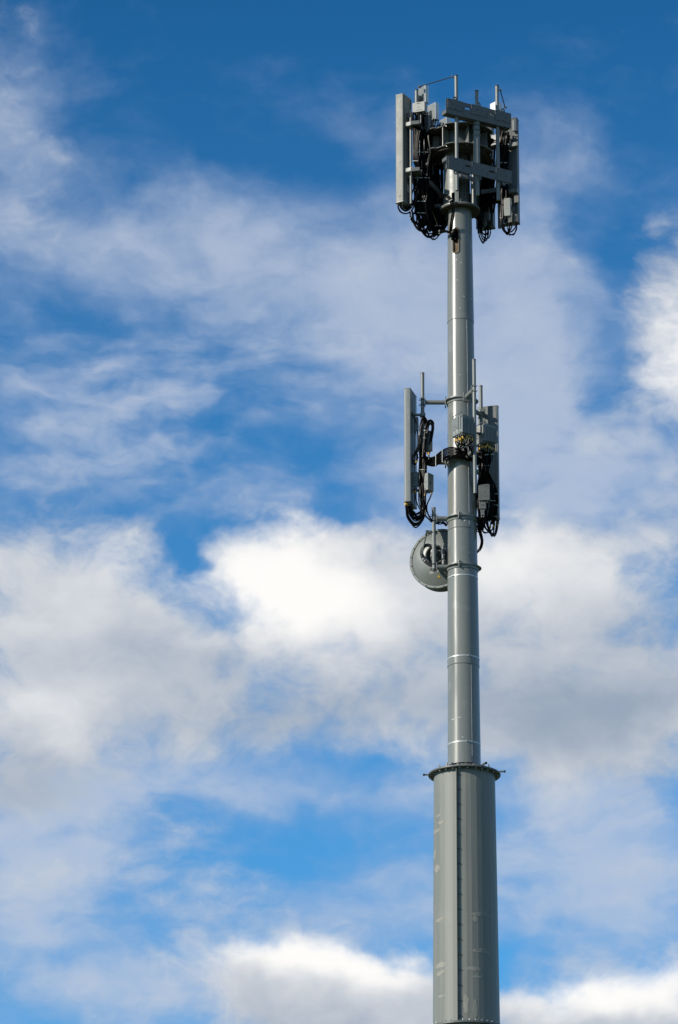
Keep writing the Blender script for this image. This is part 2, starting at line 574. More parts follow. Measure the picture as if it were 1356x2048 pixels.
cut_pts, pdir = stadium(0.064, zp0 + 0.06, zp1 - 0.06, 0.05)
cutter = MB().extrude(cut_pts, pdir * 0.5)
me = bpy.data.meshes.new('port_cut')
me.from_pydata([v - Vector(mast['_base']) for v in cutter.v], [], cutter.f)
bm = bmesh.new(); bm.from_mesh(me); bmesh.ops.recalc_face_normals(bm, faces=bm.faces); bm.to_mesh(me); bm.free()
cut_o = bpy.data.objects.new('port_cut', me)
COL.objects.link(cut_o)
cut_o.location = mast['_base']
bpy.context.view_layer.update()
md = top_sec.modifiers.new('port', 'BOOLEAN')
md.operation, md.solver, md.object = 'DIFFERENCE', 'EXACT', cut_o
dg = bpy.context.evaluated_depsgraph_get()
new_me = bpy.data.meshes.new_from_object(top_sec.evaluated_get(dg))
top_sec.modifiers.clear()
top_sec.data = new_me
bpy.data.objects.remove(cut_o, do_unlink=True)
new_me.set_sharp_from_angle(angle=R(25))
rim_pts = []
for p in stadium(0.067, zp0 + 0.06, zp1 - 0.06, 0.0)[0]:
    t = Vector((math.cos(R(PORT_PHI)), math.sin(R(PORT_PHI)), 0))
    x = p.dot(t)
    rr = r_at(p.z)
    rim_pts.append(t * x + pdir * (math.sqrt(rr * rr - x * x) + 0.006) + Vector((0, 0, p.z)))
MB().tube(rim_pts + [rim_pts[0], rim_pts[1]], 0.010, 8, caps=False).build('cable_port_rim', 'soiled_shaded_steel', mast)
liner = []
for p in stadium(0.056, zp0 + 0.06, zp1 - 0.06, 0.0)[0]:
    t = Vector((math.cos(R(PORT_PHI)), math.sin(R(PORT_PHI)), 0))
    x = p.dot(t)
    liner.append(t * x + pdir * (math.sqrt(r_at(p.z) ** 2 - x * x) - 0.008) + Vector((0, 0, p.z)))
MB().tube(liner + [liner[0], liner[1]], 0.0125, 8, caps=False).build('cable_port_liner', 'primer_brown', mast)
MB().lathe([(0.228, zp0 - 0.25), (0.222, zp1 + 0.15), (0.217, zp1 + 0.15), (0.222, zp0 - 0.25)], 40, closed=True).build('inner_lining', 'primer_brown', mast)
MB().extrude([pol(0.150, PORT_PHI - 40, zp0 + 0.42), pol(0.150, PORT_PHI + 40, zp0 + 0.42), pol(0.218, PORT_PHI + 30, zp0 + 0.02), pol(0.218, PORT_PHI - 30, zp0 + 0.02)], pol(0.006, PORT_PHI)).build('port_back_plate', 'primer_brown', mast)

# weld seams down the slim tubes, ring joints, steel straps
for (za, zb, phi) in ((z_j1 - 0.02, z_j2 + 0.05, 26), (z_j2 - 0.02, z_j2 - 0.0201, 26), (z_j3 - 0.02, z_s4 + 0.02, 27)):
    if za - zb < 0.05:
        continue
    mb = MB()
    for k in range(12):
        z0_, z1_ = za + (zb - za) * k / 12, za + (zb - za) * (k + 1) / 12
        mb.tube([pol(r_at(z0_) + 0.0005, phi, z0_), pol(r_at(z1_) + 0.0005, phi, z1_)], 0.0045, 5, caps=False)
    mb.build('weld_seam', 'steel_paint', mast)
for py in (1148, 1310, 1482):
    r_ = 0.315
    z = Zat(py, -r_)
    r_ = r_at(z)
    st = MB().lathe([(r_ + 0.001, z - 0.011), (r_ + 0.004, z - 0.010), (r_ + 0.004, z + 0.010), (r_ + 0.001, z + 0.011)], 64).build('steel_strap', 'band_steel', mast)
    ph = {1148: -42, 1310: 18, 1482: 10}[py]
    MB().box(pol(r_ + 0.008, ph, z), pol(0.008, ph), pol(0.018, ph + 90), (0, 0, 0.016)).build('buckle', 'galvanised', st, bevel=0.003)
for zj, rj in ((z_j1, 0.2725), (z_j2, 0.2975), (z_j3, 0.3175)):
    MB().lathe([(rj - 0.004, zj - 0.006), (rj, zj - 0.004), (rj + 0.0015, zj + 0.004), (rj - 0.002, zj + 0.010)], 64).build('slip_joint_edge', 'mast_paint', mast)

# paint chips on the slim tube
chips = [(913, 519, 5, 2), (922, 525, 2, 4), (928, 593, 4, 2), (942, 595, 3, 3), (920, 617, 2, 3), (919, 750, 2, 2), (946, 604, 2, 8),
         (906, 1438, 7, 2), (919, 1436, 9, 1), (914, 560, 2, 2), (929, 1043, 5, 2), (938, 1105, 2, 2), (910, 598, 1, 3), (925, 1476, 2, 2), (921, 459, 2, 2), (931, 466, 3, 1)]
for (cx_, cy_, w_, h_) in chips:
    p = P(cx_, cy_, -0.25)
    r_ = r_at(p.z)
    ph = math.degrees(math.asin(max(-0.95, min(0.95, p.x / r_))))
    hw, hh = w_ / 200.0, h_ / 190.0
    ring = []
    for k in range(7):
        an = 2 * math.pi * k / 7
        s_ = random.uniform(0.6, 1.15)
        ring.append(pol(r_ + 0.0012, ph + math.degrees(hw * s_ * math.cos(an) / r_), p.z + hh * s_ * math.sin(an)))
    MB().extrude(ring, pol(0.002, ph)).build('paint_chip', 'tie_white', mast, smooth=False)

# flange between thick and slim tube
ff = 0.70
fl = MB().lathe([(0.30, z_base_top), (ff, z_base_top), (ff + 0.006, z_base_top + 0.006), (ff + 0.006, z_base_top + 0.030), (ff, z_base_top + 0.036), (0.30, z_base_top + 0.036)], 96, closed=True).build('bolted_flange', 'beam_paint', mast)
z_t = z_base_top + 0.036
nut = None
for k in range(28):
    ph = k * 12.857 + 4
    pz = pol(0.652 + rf.uniform(-0.004, 0.004), ph + rf.uniform(-1.5, 1.5), z_base_top - 0.028)
    if nut is not None and rf.random() < 0.35:
        continue
    if nut is None:
        nut = local_piece(hexnut(0.019, 0.028), 'flange_nut', 'galvanised', fl, pz, R(ph))
    else:
        piece(nut, fl, pz, R(ph))
MB().lathe([(0.46, z_t), (0.52, z_t + 0.002), (0.52, z_t + 0.075), (0.50, z_t + 0.085), (0.46, z_t + 0.085)], 64, a0=R(18), a1=R(325), closed=True).build('flange_kerb', 'steel_paint', mast)
MB().lathe([(0.326, z_t), (0.345, z_t), (0.345, z_t + 0.115), (0.334, z_t + 0.125), (0.326, z_t + 0.125)], 64, closed=True).build('socket_ring', 'mast_paint', mast)
for s in (-1, 1):                                   # gusset bracket in front of the socket
    ph = -13 + 13 * s
    MB().extrude([pol(0.36, ph, z_t), pol(0.66, ph, z_t), pol(0.60, ph, z_t + 0.085), pol(0.36, ph, z_t + 0.085)], pol(0.010, ph + 90)).build('gusset', 'beam_paint', mast, smooth=False)
MB().box(pol(0.50, -12, z_t + 0.03), pol(0.10, -25), pol(0.022, 65), (0, 0, 0.028)).build('locking_block', 'beam_paint', mast, bevel=0.006)
for ph, dz in ((-94, 0.005), (82, 0.03), (30, 0.03), (150, 0.02)):
    pin = MB().cyl(pol(0.66, ph, z_t + dz), pol(0.80, ph, z_t + dz), 0.017, n=12).build('locking_pin', 'beam_paint', mast)
    MB().cyl(pol(0.775, ph, z_t + dz), pol(0.805, ph, z_t + dz), 0.024, n=12).build('pin_head', 'rubber_black', pin)
for ph in (38, 52, -38, -58):
    MB().box(pol(0.58, ph, z_t + 0.05), pol(0.008, ph), pol(0.02, ph + 90), (0, 0, 0.05)).build('stop_lug', 'steel_paint', mast, bevel=0.004)

# flange at the foot of the thick tube
fl2 = MB().lathe([(0.60, z_low_fl - 0.02), (0.72, z_low_fl - 0.02), (0.72, z_low_fl + 0.02), (0.60, z_low_fl + 0.02)], 96, closed=True).build('bolted_flange', 'beam_paint', mast)
b0 = None
for k in range(36):
    ph = k * 10 + 3
    pz = pol(0.690, ph, z_low_fl + 0.02)
    if b0 is None:
        b0 = local_piece(hexnut(0.016, 0.026), 'flange_bolt', 'galvanised', fl2, pz, R(ph))
    else:
        piece(b0, fl2, pz, R(ph))
fl3 = MB().lathe([(0.70, 0.2), (1.0, 0.2), (1.0, 0.26), (0.70, 0.26)], 72, closed=True).build('base_plate', 'beam_paint', mast)
b0 = None
for k in range(24):
    pz = pol(0.92, k * 15, 0.26)
    if b0 is None:
        b0 = local_piece(hexnut(0.035, 0.06), 'anchor_nut', 'bolt_steel', fl3, pz)
    else:
        piece(b0, fl3, pz)


# lap joint that closes the thick tube, with its row of bolts
def r_thick(z):
    a, b = z_low_fl + 0.02, z_base_top
    return (0.640 + (0.596 - 0.640) * (z - a) / (b - a)) * 0.9985


LAP = -16.4
za, zb = z_low_fl + 0.03, z_base_top - 0.01
mb = MB()
mb.add([pol(r_thick(za) - 0.01, LAP, za), pol(r_thick(za) + 0.064, LAP, za), pol(r_thick(za) + 0.064, LAP + 0.9, za), pol(r_thick(za) - 0.01, LAP + 0.9, za),
        pol(r_thick(zb) - 0.01, LAP, zb), pol(r_thick(zb) + 0.064, LAP, zb), pol(r_thick(zb) + 0.064, LAP + 0.9, zb), pol(r_thick(zb) - 0.01, LAP + 0.9, zb)],
       [(0, 1, 2, 3), (4, 7, 6, 5), (0, 4, 5, 1), (1, 5, 6, 2), (2, 6, 7, 3), (3, 7, 4, 0)])
lap = mb.build('lap_joint_edge', 'shroud_paint', mast, smooth=False)
mb = MB()
L0, L1 = LAP + 4.2, LAP + 7.6
mb.add([pol(r_thick(za) - 0.01, L0, za), pol(r_thick(za) + 0.003, L0, za), pol(r_thick(za) + 0.003, L1, za), pol(r_thick(za) - 0.01, L1, za),
        pol(r_thick(zb) - 0.01, L0, zb), pol(r_thick(zb) + 0.003, L0, zb), pol(r_thick(zb) + 0.003, L1, zb), pol(r_thick(zb) - 0.01, L1, zb)],
       [(0, 1, 2, 3), (4, 7, 6, 5), (0, 4, 5, 1), (1, 5, 6, 2), (2, 6, 7, 3), (3, 7, 4, 0)])
mb.build('lap_joint_strip', 'shroud_paint', mast, smooth=False)
z = Zat(1548, -0.6)
first = None
while z > za + 0.02:
    ph = LAP + 3.6
    p = pol(r_thick(z) + 0.022, ph, z)
    if first is None:
        mbp = MB().box((0, 0, 0), (0.022, 0, 0), (0, 0.005, 0), (0, 0, 0.004)).cyl((0.016, 0, 0), (0.026, 0, 0), 0.009, n=8)
        first = local_piece(mbp, 'lap_bolt', 'rubber_black', lap, p, R(ph), smooth=False)
    else:
        piece(first, lap, p, R(ph))
    z -= 0.297


# touched-up paint on the thick tube: patches brushed over the old coat
def patch(px, py, w, h, seed, wob=0.35):
    rnd = random.Random(seed)
    p = P(px, py, -0.5)
    rz = r_thick(p.z)
    x = max(-0.97, min(0.97, (p.x) / rz))
    ph0 = math.degrees(math.asin(x))
    n = 22
    off = [rnd.uniform(1 - wob, 1 + wob) for _ in range(n)]
    hw, hh = w / 103.0 / 2, h / 100.0 / 2
    rings = []
    step = 2 * math.pi / NF
    for q in (0.0, 0.5, 1.0):
        ring = []
        for k in range(n):
            an = 2 * math.pi * k / n
            ph = math.radians(ph0) + q * hw * off[k] * math.cos(an) / (rz * max(0.35, math.cos(R(ph0))))
            z_ = p.z + q * hh * off[(k * 7) % n] * math.sin(an)
            t = ((ph - R(2.5)) % step) - step / 2
            rr = r_thick(z_) / 0.9985 + 0.0012
            ring.append(Vector((rr * math.sin(ph), -rr * math.cos(ph), z_)))
        rings.append(ring)
    vs = [rings[0][0]] + rings[1] + rings[2]
    fs = [(0, 1 + k, 1 + (k + 1) % n) for k in range(n)]
    fs += [(1 + k, 1 + n + k, 1 + n + (k + 1) % n, 1 + (k + 1) % n) for k in range(n)]
    MB().add(vs, fs).build('paint_patch', 'patch_paint', mast, smooth=False)


for i, a in enumerate([(880, 1927, 18, 10), (880, 1943, 17, 10), (882, 1990, 14, 5), (878, 1626, 10, 5), (882, 1641, 12, 8), (872, 1655, 12, 9),
                       (960, 1830, 44, 7), (950, 1840, 14, 12), (962, 1903, 50, 9), (947, 1940, 30, 8), (954, 1956, 18, 5), (931, 2008, 12, 34),
                       (950, 2022, 10, 40), (949, 2005, 7, 8), (878, 1836, 20, 6), (874, 1730, 10, 14), (869, 1700, 6, 20)]):
    patch(*a, seed=i)

# ------------------------------------------------------------------ headframe on top of the mast
hf = thing('antenna_headframe', 'dark grey steel headframe of discs, drilled beams and upright pipes crowning the mast', 'headframe', (0, 0, z_head))
z_hf = z_head
HR = 0.415
for k, dz in enumerate((-0.030, 0.002)):
    h0 = MB().lathe([(0.2, z_hf + dz), (HR - 0.004 * k, z_hf + dz), (HR - 0.004 * k, z_hf + dz + 0.026), (0.2, z_hf + dz + 0.026)], 72, closed=True).build('head_flange', 'soiled_shaded_steel' if k == 0 else 'steel_paint', hf)
    if k == 0:
        nut = None
        for q in range(14):
            pz = pol(0.355, q * 25.7 + 5, z_hf - 0.042)
            if nut is None:
                nut = local_piece(hexnut(0.014, 0.012), 'flange_nut', 'soiled_shaded_steel', h0, pz)
            else:
                piece(nut, h0, pz)
z_l = Zat(287.5, -0.68)
z_u = Zat(247.7, -0.68)
z_c0 = z_hf + 0.028
# core: an inner tube behind three curved plates
MB().cyl((0, 0, z_c0), (0, 0, z_l), 0.215, n=40).build('core_tube', 'beam_paint', hf)
for k in range(16):
    pass
for ph in (4, 28, 46, 150, 270):
    MB().box(pol(0.222, ph, (z_c0 + z_l) / 2), pol(0.016, ph), pol(0.009, ph + 90), (0, 0, (z_l - z_c0) / 2)).build('core_rib', 'beam_paint', hf, bevel=0.003)


def shell(a0, a1, slots):
    """curved plate of radius 0.35 with slots left open"""
    ro, ri = 0.350, 0.336
    na = int((a1 - a0) / 2)
    nz = 44
    zz = [z_c0 + (z_l - z_c0) * j / nz for j in range(nz + 1)]
    aa = [a0 + (a1 - a0) * i / na for i in range(na + 1)]

    def open_(i, j):
        am, zm = (aa[i] + aa[i + 1]) / 2, (zz[j] + zz[j + 1]) / 2
        for (ac, aw, s0, s1) in slots:
            r = aw
            if abs(am - ac) < r and s0 < zm < s1:
                if zm > s1 - r * 0.006 and ((am - ac) / r) ** 2 + ((zm - (s1 - r * 0.006)) / (r * 0.006)) ** 2 > 1.0:
                    continue
                return True
        return False
    idx = {}
    mb = MB()

    def vid(i, j, s):
        if (i, j, s) not in idx:
            idx[(i, j, s)] = len(mb.v)
            mb.v.append(pol((ro, ri)[s], aa[i], zz[j]))
        return idx[(i, j, s)]
    solid = {(i, j) for i in range(na) for j in range(nz) if not open_(i, j)}
    for (i, j) in solid:
        mb.f.append((vid(i, j, 0), vid(i + 1, j, 0), vid(i + 1, j + 1, 0), vid(i, j + 1, 0)))
        mb.f.append((vid(i, j, 1), vid(i, j + 1, 1), vid(i + 1, j + 1, 1), vid(i + 1, j, 1)))
        for (di, dj, e) in ((-1, 0, ((i, j), (i, j + 1))), (1, 0, ((i + 1, j), (i + 1, j + 1))), (0, -1, ((i, j), (i + 1, j))), (0, 1, ((i, j + 1), (i + 1, j + 1)))):
            if (i + di, j + dj) not in solid:
                (a, b), (c_, d_) = e
                mb.f.append((vid(a, b, 0), vid(c_, d_, 0), vid(c_, d_, 1), vid(a, b, 1)))
    return mb


z_s0, z_s1 = z_c0 + 0.03, Zat(384, -0.33)
for k in range(3):
    a0 = -68 + 120 * k
    shell(a0, a0 + 62, [(a0 + 44, 7.0, z_s0, z_s1)]).build('core_shell', 'steel_paint', hf, angle=25)
    for e in (a0, a0 + 62):
        MB().box(pol(0.32, e, (z_c0 + z_l) / 2), pol(0.030, e), pol(0.006, e + 90), (0, 0, (z_l - z_c0) / 2)).build('shell_edge', 'steel_paint', hf)
zc = Zat(353, -0.34)
MB().lathe([(0.325, zc - 0.05), (0.37, zc - 0.05), (0.37, zc + 0.03), (0.325, zc + 0.03)], 12, a0=R(-4), a1=R(50), closed=True).build('cross_strap', 'steel_paint', hf)
MB().box(pol(0.385, -1, zc), pol(0.02, -1), pol(0.03, 89), (0, 0, 0.035)).build('strap_block', 'galvanised', hf, bevel=0.005)


def disc_outline(r0):
    pts = []
    for k in range(180):
        a = k * 2
        d = ((a - 23) % 120) - 60                    # notches between the three lobes
        r = r0
        if abs(d) < 9:
            r = r0 - 0.085
        elif abs(d) < 14:
            r = r0 - 0.085 * (14 - abs(d)) / 5
        pts.append(pol(r, a))
    return pts


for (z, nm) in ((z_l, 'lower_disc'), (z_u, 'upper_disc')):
    MB().extrude([p + Vector((0, 0, z)) for p in disc_outline(0.735)], (0, 0, 0.018)).build(nm, 'soiled_shaded_steel', hf, smooth=False)
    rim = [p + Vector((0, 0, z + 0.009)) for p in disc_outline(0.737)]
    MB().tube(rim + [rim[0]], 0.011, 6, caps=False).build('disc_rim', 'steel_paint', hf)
MB().lathe([(0.585, z_l - 0.045), (0.60, z_l - 0.045), (0.60, z_l), (0.585, z_l)], 72, closed=True).build('disc_skirt', 'soiled_shaded_steel', hf)
MB().cyl((0, 0, z_l + 0.018), (0, 0, z_u), 0.42, n=48, caps=False).build('drum_wall', 'shaded_grey', hf)  # wall coloured dark to stand for the shade between the discs
for ph in (-80, -34, 16, 62, 108, 154, 200, 246):
    MB().box(pol(0.53, ph, (z_l + 0.018 + z_u) / 2), pol(0.11, ph), pol(0.006, ph + 90), (0, 0, (z_u - z_l - 0.018) / 2)).build('drum_rib', 'steel_paint', hf)
arch = [pol(0.424, -2 + 6.5 * math.cos(math.pi * k / 8), z_l + 0.12 + 0.045 * math.sin(math.pi * k / 8)) for k in range(9)] + [pol(0.424, -8.5, z_l + 0.02), pol(0.424, 4.5, z_l + 0.02)]
MB().extrude(arch, pol(0.006, -2)).build('dark_arch', 'hole_dark', hf, smooth=False)  # dark plate painted as the shade inside an open arch
bl = None
for ph in (-70, -50, -25, -8, 12, 30, 50, 75):
    for z in (z_l - 0.018, z_u - 0.018):
        pz = pol(0.655, ph, z)
        if bl is None:
            bl = local_piece(hexnut(0.017, 0.018), 'disc_nut', 'bolt_steel', hf, pz)
        else:
            piece(bl, hf, pz)

# one face of the frame: two drilled beams, three pipes, a main upright
FRONT_C = Vector((0.345, -0.71, 0))
z_ubt = P(893.5, 196.5, -1.13).z                    # top edge of the upper beam
z_lbt = P(893.0, 311.5, -1.13).z
z_pb = P(911.9, 381.7, -0.93).z                     # foot of the pipes
z_pt1 = P(912, 152, -0.93).z
z_pt2 = P(955, 182, -0.71).z


def face_frame(c, ang, detail=True, tops=(None, None, None), feet=None):
    n = pol(1, ang)
    d = pol(1, ang + 90)
    zv = Vector((0, 0, 1))
    for (zt, up) in ((z_ubt, 1), (z_lbt, -1)):
        hgt = 0.33 if up > 0 else 0.285
        w0 = c + n * 0.068
        lo, hi = -0.77, 0.77
        slots = ((-0.323, -0.213), (0.248, 0.358))
        mb = MB()
        th = 0.006
        cuts = [lo, slots[0][0], slots[0][1], slots[1][0], slots[1][1], hi]
        for q in range(5):
            u0, u1 = cuts[q], cuts[q + 1]
            rows = [(0, hgt)] if q % 2 == 0 else [(0, 0.10), (0.145, hgt)]
            for (t0, t1) in rows:
                mb.box(w0 + d * ((u0 + u1) / 2) + zv * (zt - (t0 + t1) / 2), d * ((u1 - u0) / 2), n * th, zv * ((t1 - t0) / 2))
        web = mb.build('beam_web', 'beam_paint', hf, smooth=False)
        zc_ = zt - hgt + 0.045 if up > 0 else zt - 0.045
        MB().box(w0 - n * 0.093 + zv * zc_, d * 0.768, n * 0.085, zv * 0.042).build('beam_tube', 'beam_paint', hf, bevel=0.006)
        if not detail:
            continue
        for (u0, u1) in ((-0.735, -0.36), (-0.174, 0.206), (0.394, 0.768)):
            uc = (u0 + u1) / 2
            ch = 0.225
            zc2 = zt - ch / 2 + 0.004 if up > 0 else zt - hgt + ch / 2 - 0.004 + 0.03
            if up < 0:
                ch, zc2 = 0.28, zt - 0.143
            cv = MB().box(w0 + d * uc + n * (th + 0.006) + zv * zc2, d * ((u1 - u0) / 2), n * 0.005, zv * (ch / 2)).build('cover_plate', 'beam_paint', web, bevel=0.002)
            for (uu, vv) in ((-0.07, 0.0), (0.05, -0.01), (0.0, -ch * 0.4 if up > 0 else ch * 0.38), (-0.16, ch * 0.36), (0.165, -ch * 0.2)):
                pc = w0 + d * (uc + uu) + n * (th + 0.011) + zv * (zc2 + vv)
                MB().cyl(pc, pc + n * 0.003, 0.012, n=10).build('bolt_hole', 'hole_dark', cv)
            # lifting lug with an eye
            zl = zt if up > 0 else zt - hgt
            pts, hol = [], []
            for k in range(16):
                an = 2 * math.pi * k / 16
                x, y = 0.045 * math.cos(an), 0.045 * math.sin(an) + 0.042
                if y < 0.042:
                    x, y = (0.045 if x > 0.001 else -0.045 if x < -0.001 else 0.0), -0.004
                ulug = uc + (-0.01 if uc < 0.1 else 0.0)
                pts.append(w0 + d * (ulug + x) + zv * (zl + up * y) - n * 0.005)
                hol.append(w0 + d * (ulug + 0.018 * math.cos(an)) + zv * (zl + up * (0.042 + 0.018 * math.sin(an))) - n * 0.005)
            MB().extrude(pts, n * 0.010, hol).build('lifting_lug', 'beam_paint', web, smooth=False)
    z_tops = [z_pt1 if t is None else t for t in tops]
    zf = z_pb if feet is None else feet
    for q, s in enumerate((-0.485, 0.0, 0.485)):
        b = c + d * s
        pp = MB().cyl(b + zv * zf, b + zv * z_tops[q], 0.0365, n=20).build('frame_pipe', 'steel_paint', hf)
        MB().cyl(b + zv * (z_tops[q] - 0.012), b + zv * (z_tops[q] + 0.006), 0.040, n=20).build('pipe_cap', 'rubber_black', pp)
    mt = c - n * 0.02
    z0_, z1_ = z_lbt - 0.20, z_ubt - 0.20
    up_ = MB().cyl(mt + zv * z0_, mt + zv * z1_, 0.067, n=28).build('main_upright', 'steel_paint', hf)
    for q in range(4):
        zr = z1_ - 0.10 - 0.11 * q
        MB().lathe([(0.066, zr - 0.010), (0.082, zr - 0.010), (0.082, zr + 0.010), (0.066, zr + 0.010)], 28, c=(mt.x, mt.y), closed=True).build('upright_ring', 'shaded_grey' if q < 3 else 'steel_paint', up_)
    for z in ((z_l + 0.05, z_u - 0.05) if detail else (z_l + 0.05, z_u - 0.05, z_c0 + 0.12)):
        a = Vector((mt.x, mt.y, z))
        b = Vector((mt.x * 0.5, mt.y * 0.5, z))
        m_ = (a + b) / 2
        dr = (a - b).normalized()
        MB().box(m_, dr * ((a - b).length / 2), dr.cross(zv) * 0.03, zv * 0.04).build('frame_arm', 'beam_paint', hf, bevel=0.004)


face_frame(FRONT_C, 28, tops=(None, z_pt2, None))
LEFT_C = pol(0.80, -102)
REAR_C = pol(0.82, 149)
z_wt = Zat(170, -0.35)
face_frame(LEFT_C, -102, detail=False, tops=(Zat(214, 0.6), z_pt2 - 0.1, Zat(180, -0.33)), feet=z_pb + 0.22)
face_frame(REAR_C, 149, detail=False, tops=(z_pt1 - 0.1, z_pt2 - 0.1, z_pt1 - 0.1), feet=z_pb - 0.2)
# stay rods between the pipe tops
for (a, b) in ((P(838, 173.5, -0.36), P(905, 153.5, -0.93)), (P(1000, 179, -0.46), P(1010, 214, 0.40)), (P(886, 224, 0.60), P(896, 219, 0.25))):
    rod = MB().cyl(a, b, 0.011, n=8).build('stay_rod', 'rubber_black', hf)
    for e in (a, b):
        MB().box(e + Vector((0.012, 0, -0.015)), (0.035, 0.006, 0), (-0.004, 0.02, 0), (0, 0, 0.006)).build('stay_bracket', 'galvanised', rod)
        MB().box(e + Vector((-0.018, 0, 0.025)), (0.005, 0.001, 0), (0, 0.02, 0), (0, 0, 0.035)).build('stay_bracket', 'galvanised', rod)
# stays under the frame: diagonal braces
for (a, b) in ((P(846, 352, -0.30), P(892, 398, 0.10)), (P(962, 384, 0.05), P(1012, 378, 0.42)), (P(948, 330, 0.5), P(1000, 350, 0.5))):
    dv = (b - a)
    m_ = (a + b) / 2
    ax = dv.normalized()
    sx_ = ax.cross(Vector((0, 0, 1))).normalized()
    MB().box(m_, dv / 2, sx_ * 0.02, ax.cross(sx_) * 0.045).build('brace', 'shaded_grey', hf, bevel=0.004)


# ------------------------------------------------------------------ boxes standing on a near corner
class CB:
    """upright box whose nearest edge is seen at (px, pt..pb), Y deep; the left face runs to the left and back at angle al"""

    def __init__(s, px, pt, pb, Y, al, ll, lr):
        a, b = P(px, pt, Y), P(px, pb, Y)
        s.z1, s.z0 = a.z, b.z
        x = (a.x + b.x) / 2
        s.l = Vector((-math.cos(R(al)), math.sin(R(al)), 0))
        s.r = Vector((math.sin(R(al)), math.cos(R(al)), 0))
        s.ll, s.lr = ll, lr
        s.k = Vector((x, Y, 0))
        s.c = s.k + s.l * (ll / 2) + s.r * (lr / 2)
        s.zc, s.hz = (s.z0 + s.z1) / 2, (s.z1 - s.z0) / 2

    def pt(s, u, v, z):
        """u along the left face, v along the right face (0..1), z 0..1"""
        return s.k + s.l * (s.ll * u) + s.r * (s.lr * v) + Vector((0, 0, s.z0 + (s.z1 - s.z0) * z))

    def loc(s):
        return (s.c.x, s.c.y, s.z0)

    def box(s, mb, grow=0.0):
        return mb.box(s.c + Vector((0, 0, s.zc)), s.l * (s.ll / 2 + grow), s.r * (s.lr / 2 + grow), (0, 0, s.hz + grow))

    def prism(s, rad, z0, z1, grow=0.0):
        """rounded upright prism; rad = radii at (near, left, far, right) corners"""
        corners = [(0, 0), (1, 0), (1, 1), (0, 1)]
        pts = []
        hl, hr = s.ll / 2 + grow, s.lr / 2 + grow
        sg = [(-1, -1), (1, -1), (1, 1), (-1, 1)]
        for q, (a, b) in enumerate(sg):
            r = rad[q]
            cx, cy = a * (hl - r), b * (hr - r)
            st = {0: 180, 1: 270, 2: 0, 3: 90}[q]
            for k in range(6):
                an = R(st + 90 * k / 5)
                pts.append(s.c + s.l * (cx + r * math.cos(an)) + s.r * (cy + r * math.sin(an)) + Vector((0, 0, z0)))
        return MB().extrude(pts, (0, 0, z1 - z0))

    def sticker(s, face, u0, u1, z0, z1, m, parent, name='label_print'):
        """flat print on the left ('l') or right ('r') face"""
        f = (lambda u, z: s.pt(u, 0, z) - s.r * 0.0025) if face == 'l' else (lambda u, z: s.pt(0, u, z) - s.l * 0.0025)
        nn = s.r * 0.001 if face == 'l' else s.l * 0.001
        return MB().extrude([f(u0, z0), f(u1, z0), f(u1, z1), f(u0, z1)], nn).build(name, m, parent, smooth=False)


def connectors(cb, spots, parent, r=0.013, h=0.05, m='galvanised', z=0.0):
    for (u, v) in spots:
        p = cb.pt(u, v, z)
        c_ = MB().cyl(p, p - Vector((0, 0, h * 0.5)), r, n=10).build('connector', m, parent)
        MB().cyl(p - Vector((0, 0, h * 0.5)), p - Vector((0, 0, h)), r * 0.8, n=10).build('boot', 'rubber_black', c_)


def panel(label, cb, m, rad, group, spots=(), capm=None, back=None):
    t = thing('panel_antenna', label, 'antenna', cb.loc(), group)
    body = cb.prism(rad, cb.z0 + 0.02, cb.z1 - 0.012).build('radome', m, t, angle=50)
    cb.prism([x * 0.9 for x in rad], cb.z0, cb.z0 + 0.02, 0.004).build('end_cap', capm or m, t, angle=50)
    cb.prism([x * 0.9 for x in rad], cb.z1 - 0.012, cb.z1, 0.004).build('end_cap', capm or m, t, angle=50)
    connectors(cb, spots, t)
    return t, body


# ------------------------------------------------------------------ top antennas
cb = CB(806.3, 186.4, 402.5, -0.50, 30, 0.185, 0.37)
UL = cb
t, body = panel('tall light grey panel antenna at the far left of the mast head', cb, 'panel_grey', (0.022, 0.03, 0.03, 0.012), 'tall panel antennas', [(0.25, 0.15), (0.6, 0.25), (0.3, 0.4), (0.6, 0.55), (0.3, 0.7), (0.6, 0.85)], capm='box_grey')
for v in (0.12, 0.88):
    MB().box(cb.pt(0, v, 0.5) - cb.l * 0.003, cb.r * 0.010, cb.l * 0.006, (0, 0, cb.hz * 0.97)).build('back_rail', 'shaded_grey', t)
cb.sticker('l', 0.30, 0.55, 0.052, 0.060, 'print_dark', body)
cb.sticker('r', 0.45, 0.75, 0.12, 0.19, 'tie_white', body)


def bracket(t, px, py0, py1, Y, al, ll, lr, m='box_grey'):
    b = CB(px, py0, py1, Y, al, ll, lr)
    br = b.box(MB()).build('mounting_bracket', m, t, bevel=0.006)
    for (u, z) in ((0.12, 0.2), (0.12, 0.8), (0.88, 0.2), (0.88, 0.8)):
        p = b.pt(u, 0, z)
        MB().cyl(p, p - b.r * 0.006, 0.009, n=8).build('bracket_bolt', 'rubber_black', br)
    return b


b1 = bracket(t, 826.4, 241.0, 249.0, -0.57, 30, 0.175, 0.24)
b2 = bracket(t, 825.2, 333.0, 341.0, -0.57, 30, 0.165, 0.20)
for py in (232, 352):
    MB().box(P(815, py, -0.36), (0.05, -0.02, 0), (0.01, 0.02, 0), (0, 0, 0.06)).build('tilt_bar', 'shaded_grey', t, bevel=0.004)
pp = P(821.5, 300, -0.40)
MB().cyl((pp.x, pp.y, Zat(408, -0.4)), (pp.x, pp.y, Zat(236, -0.4)), 0.026, n=16).build('antenna_pipe', 'box_grey', t)

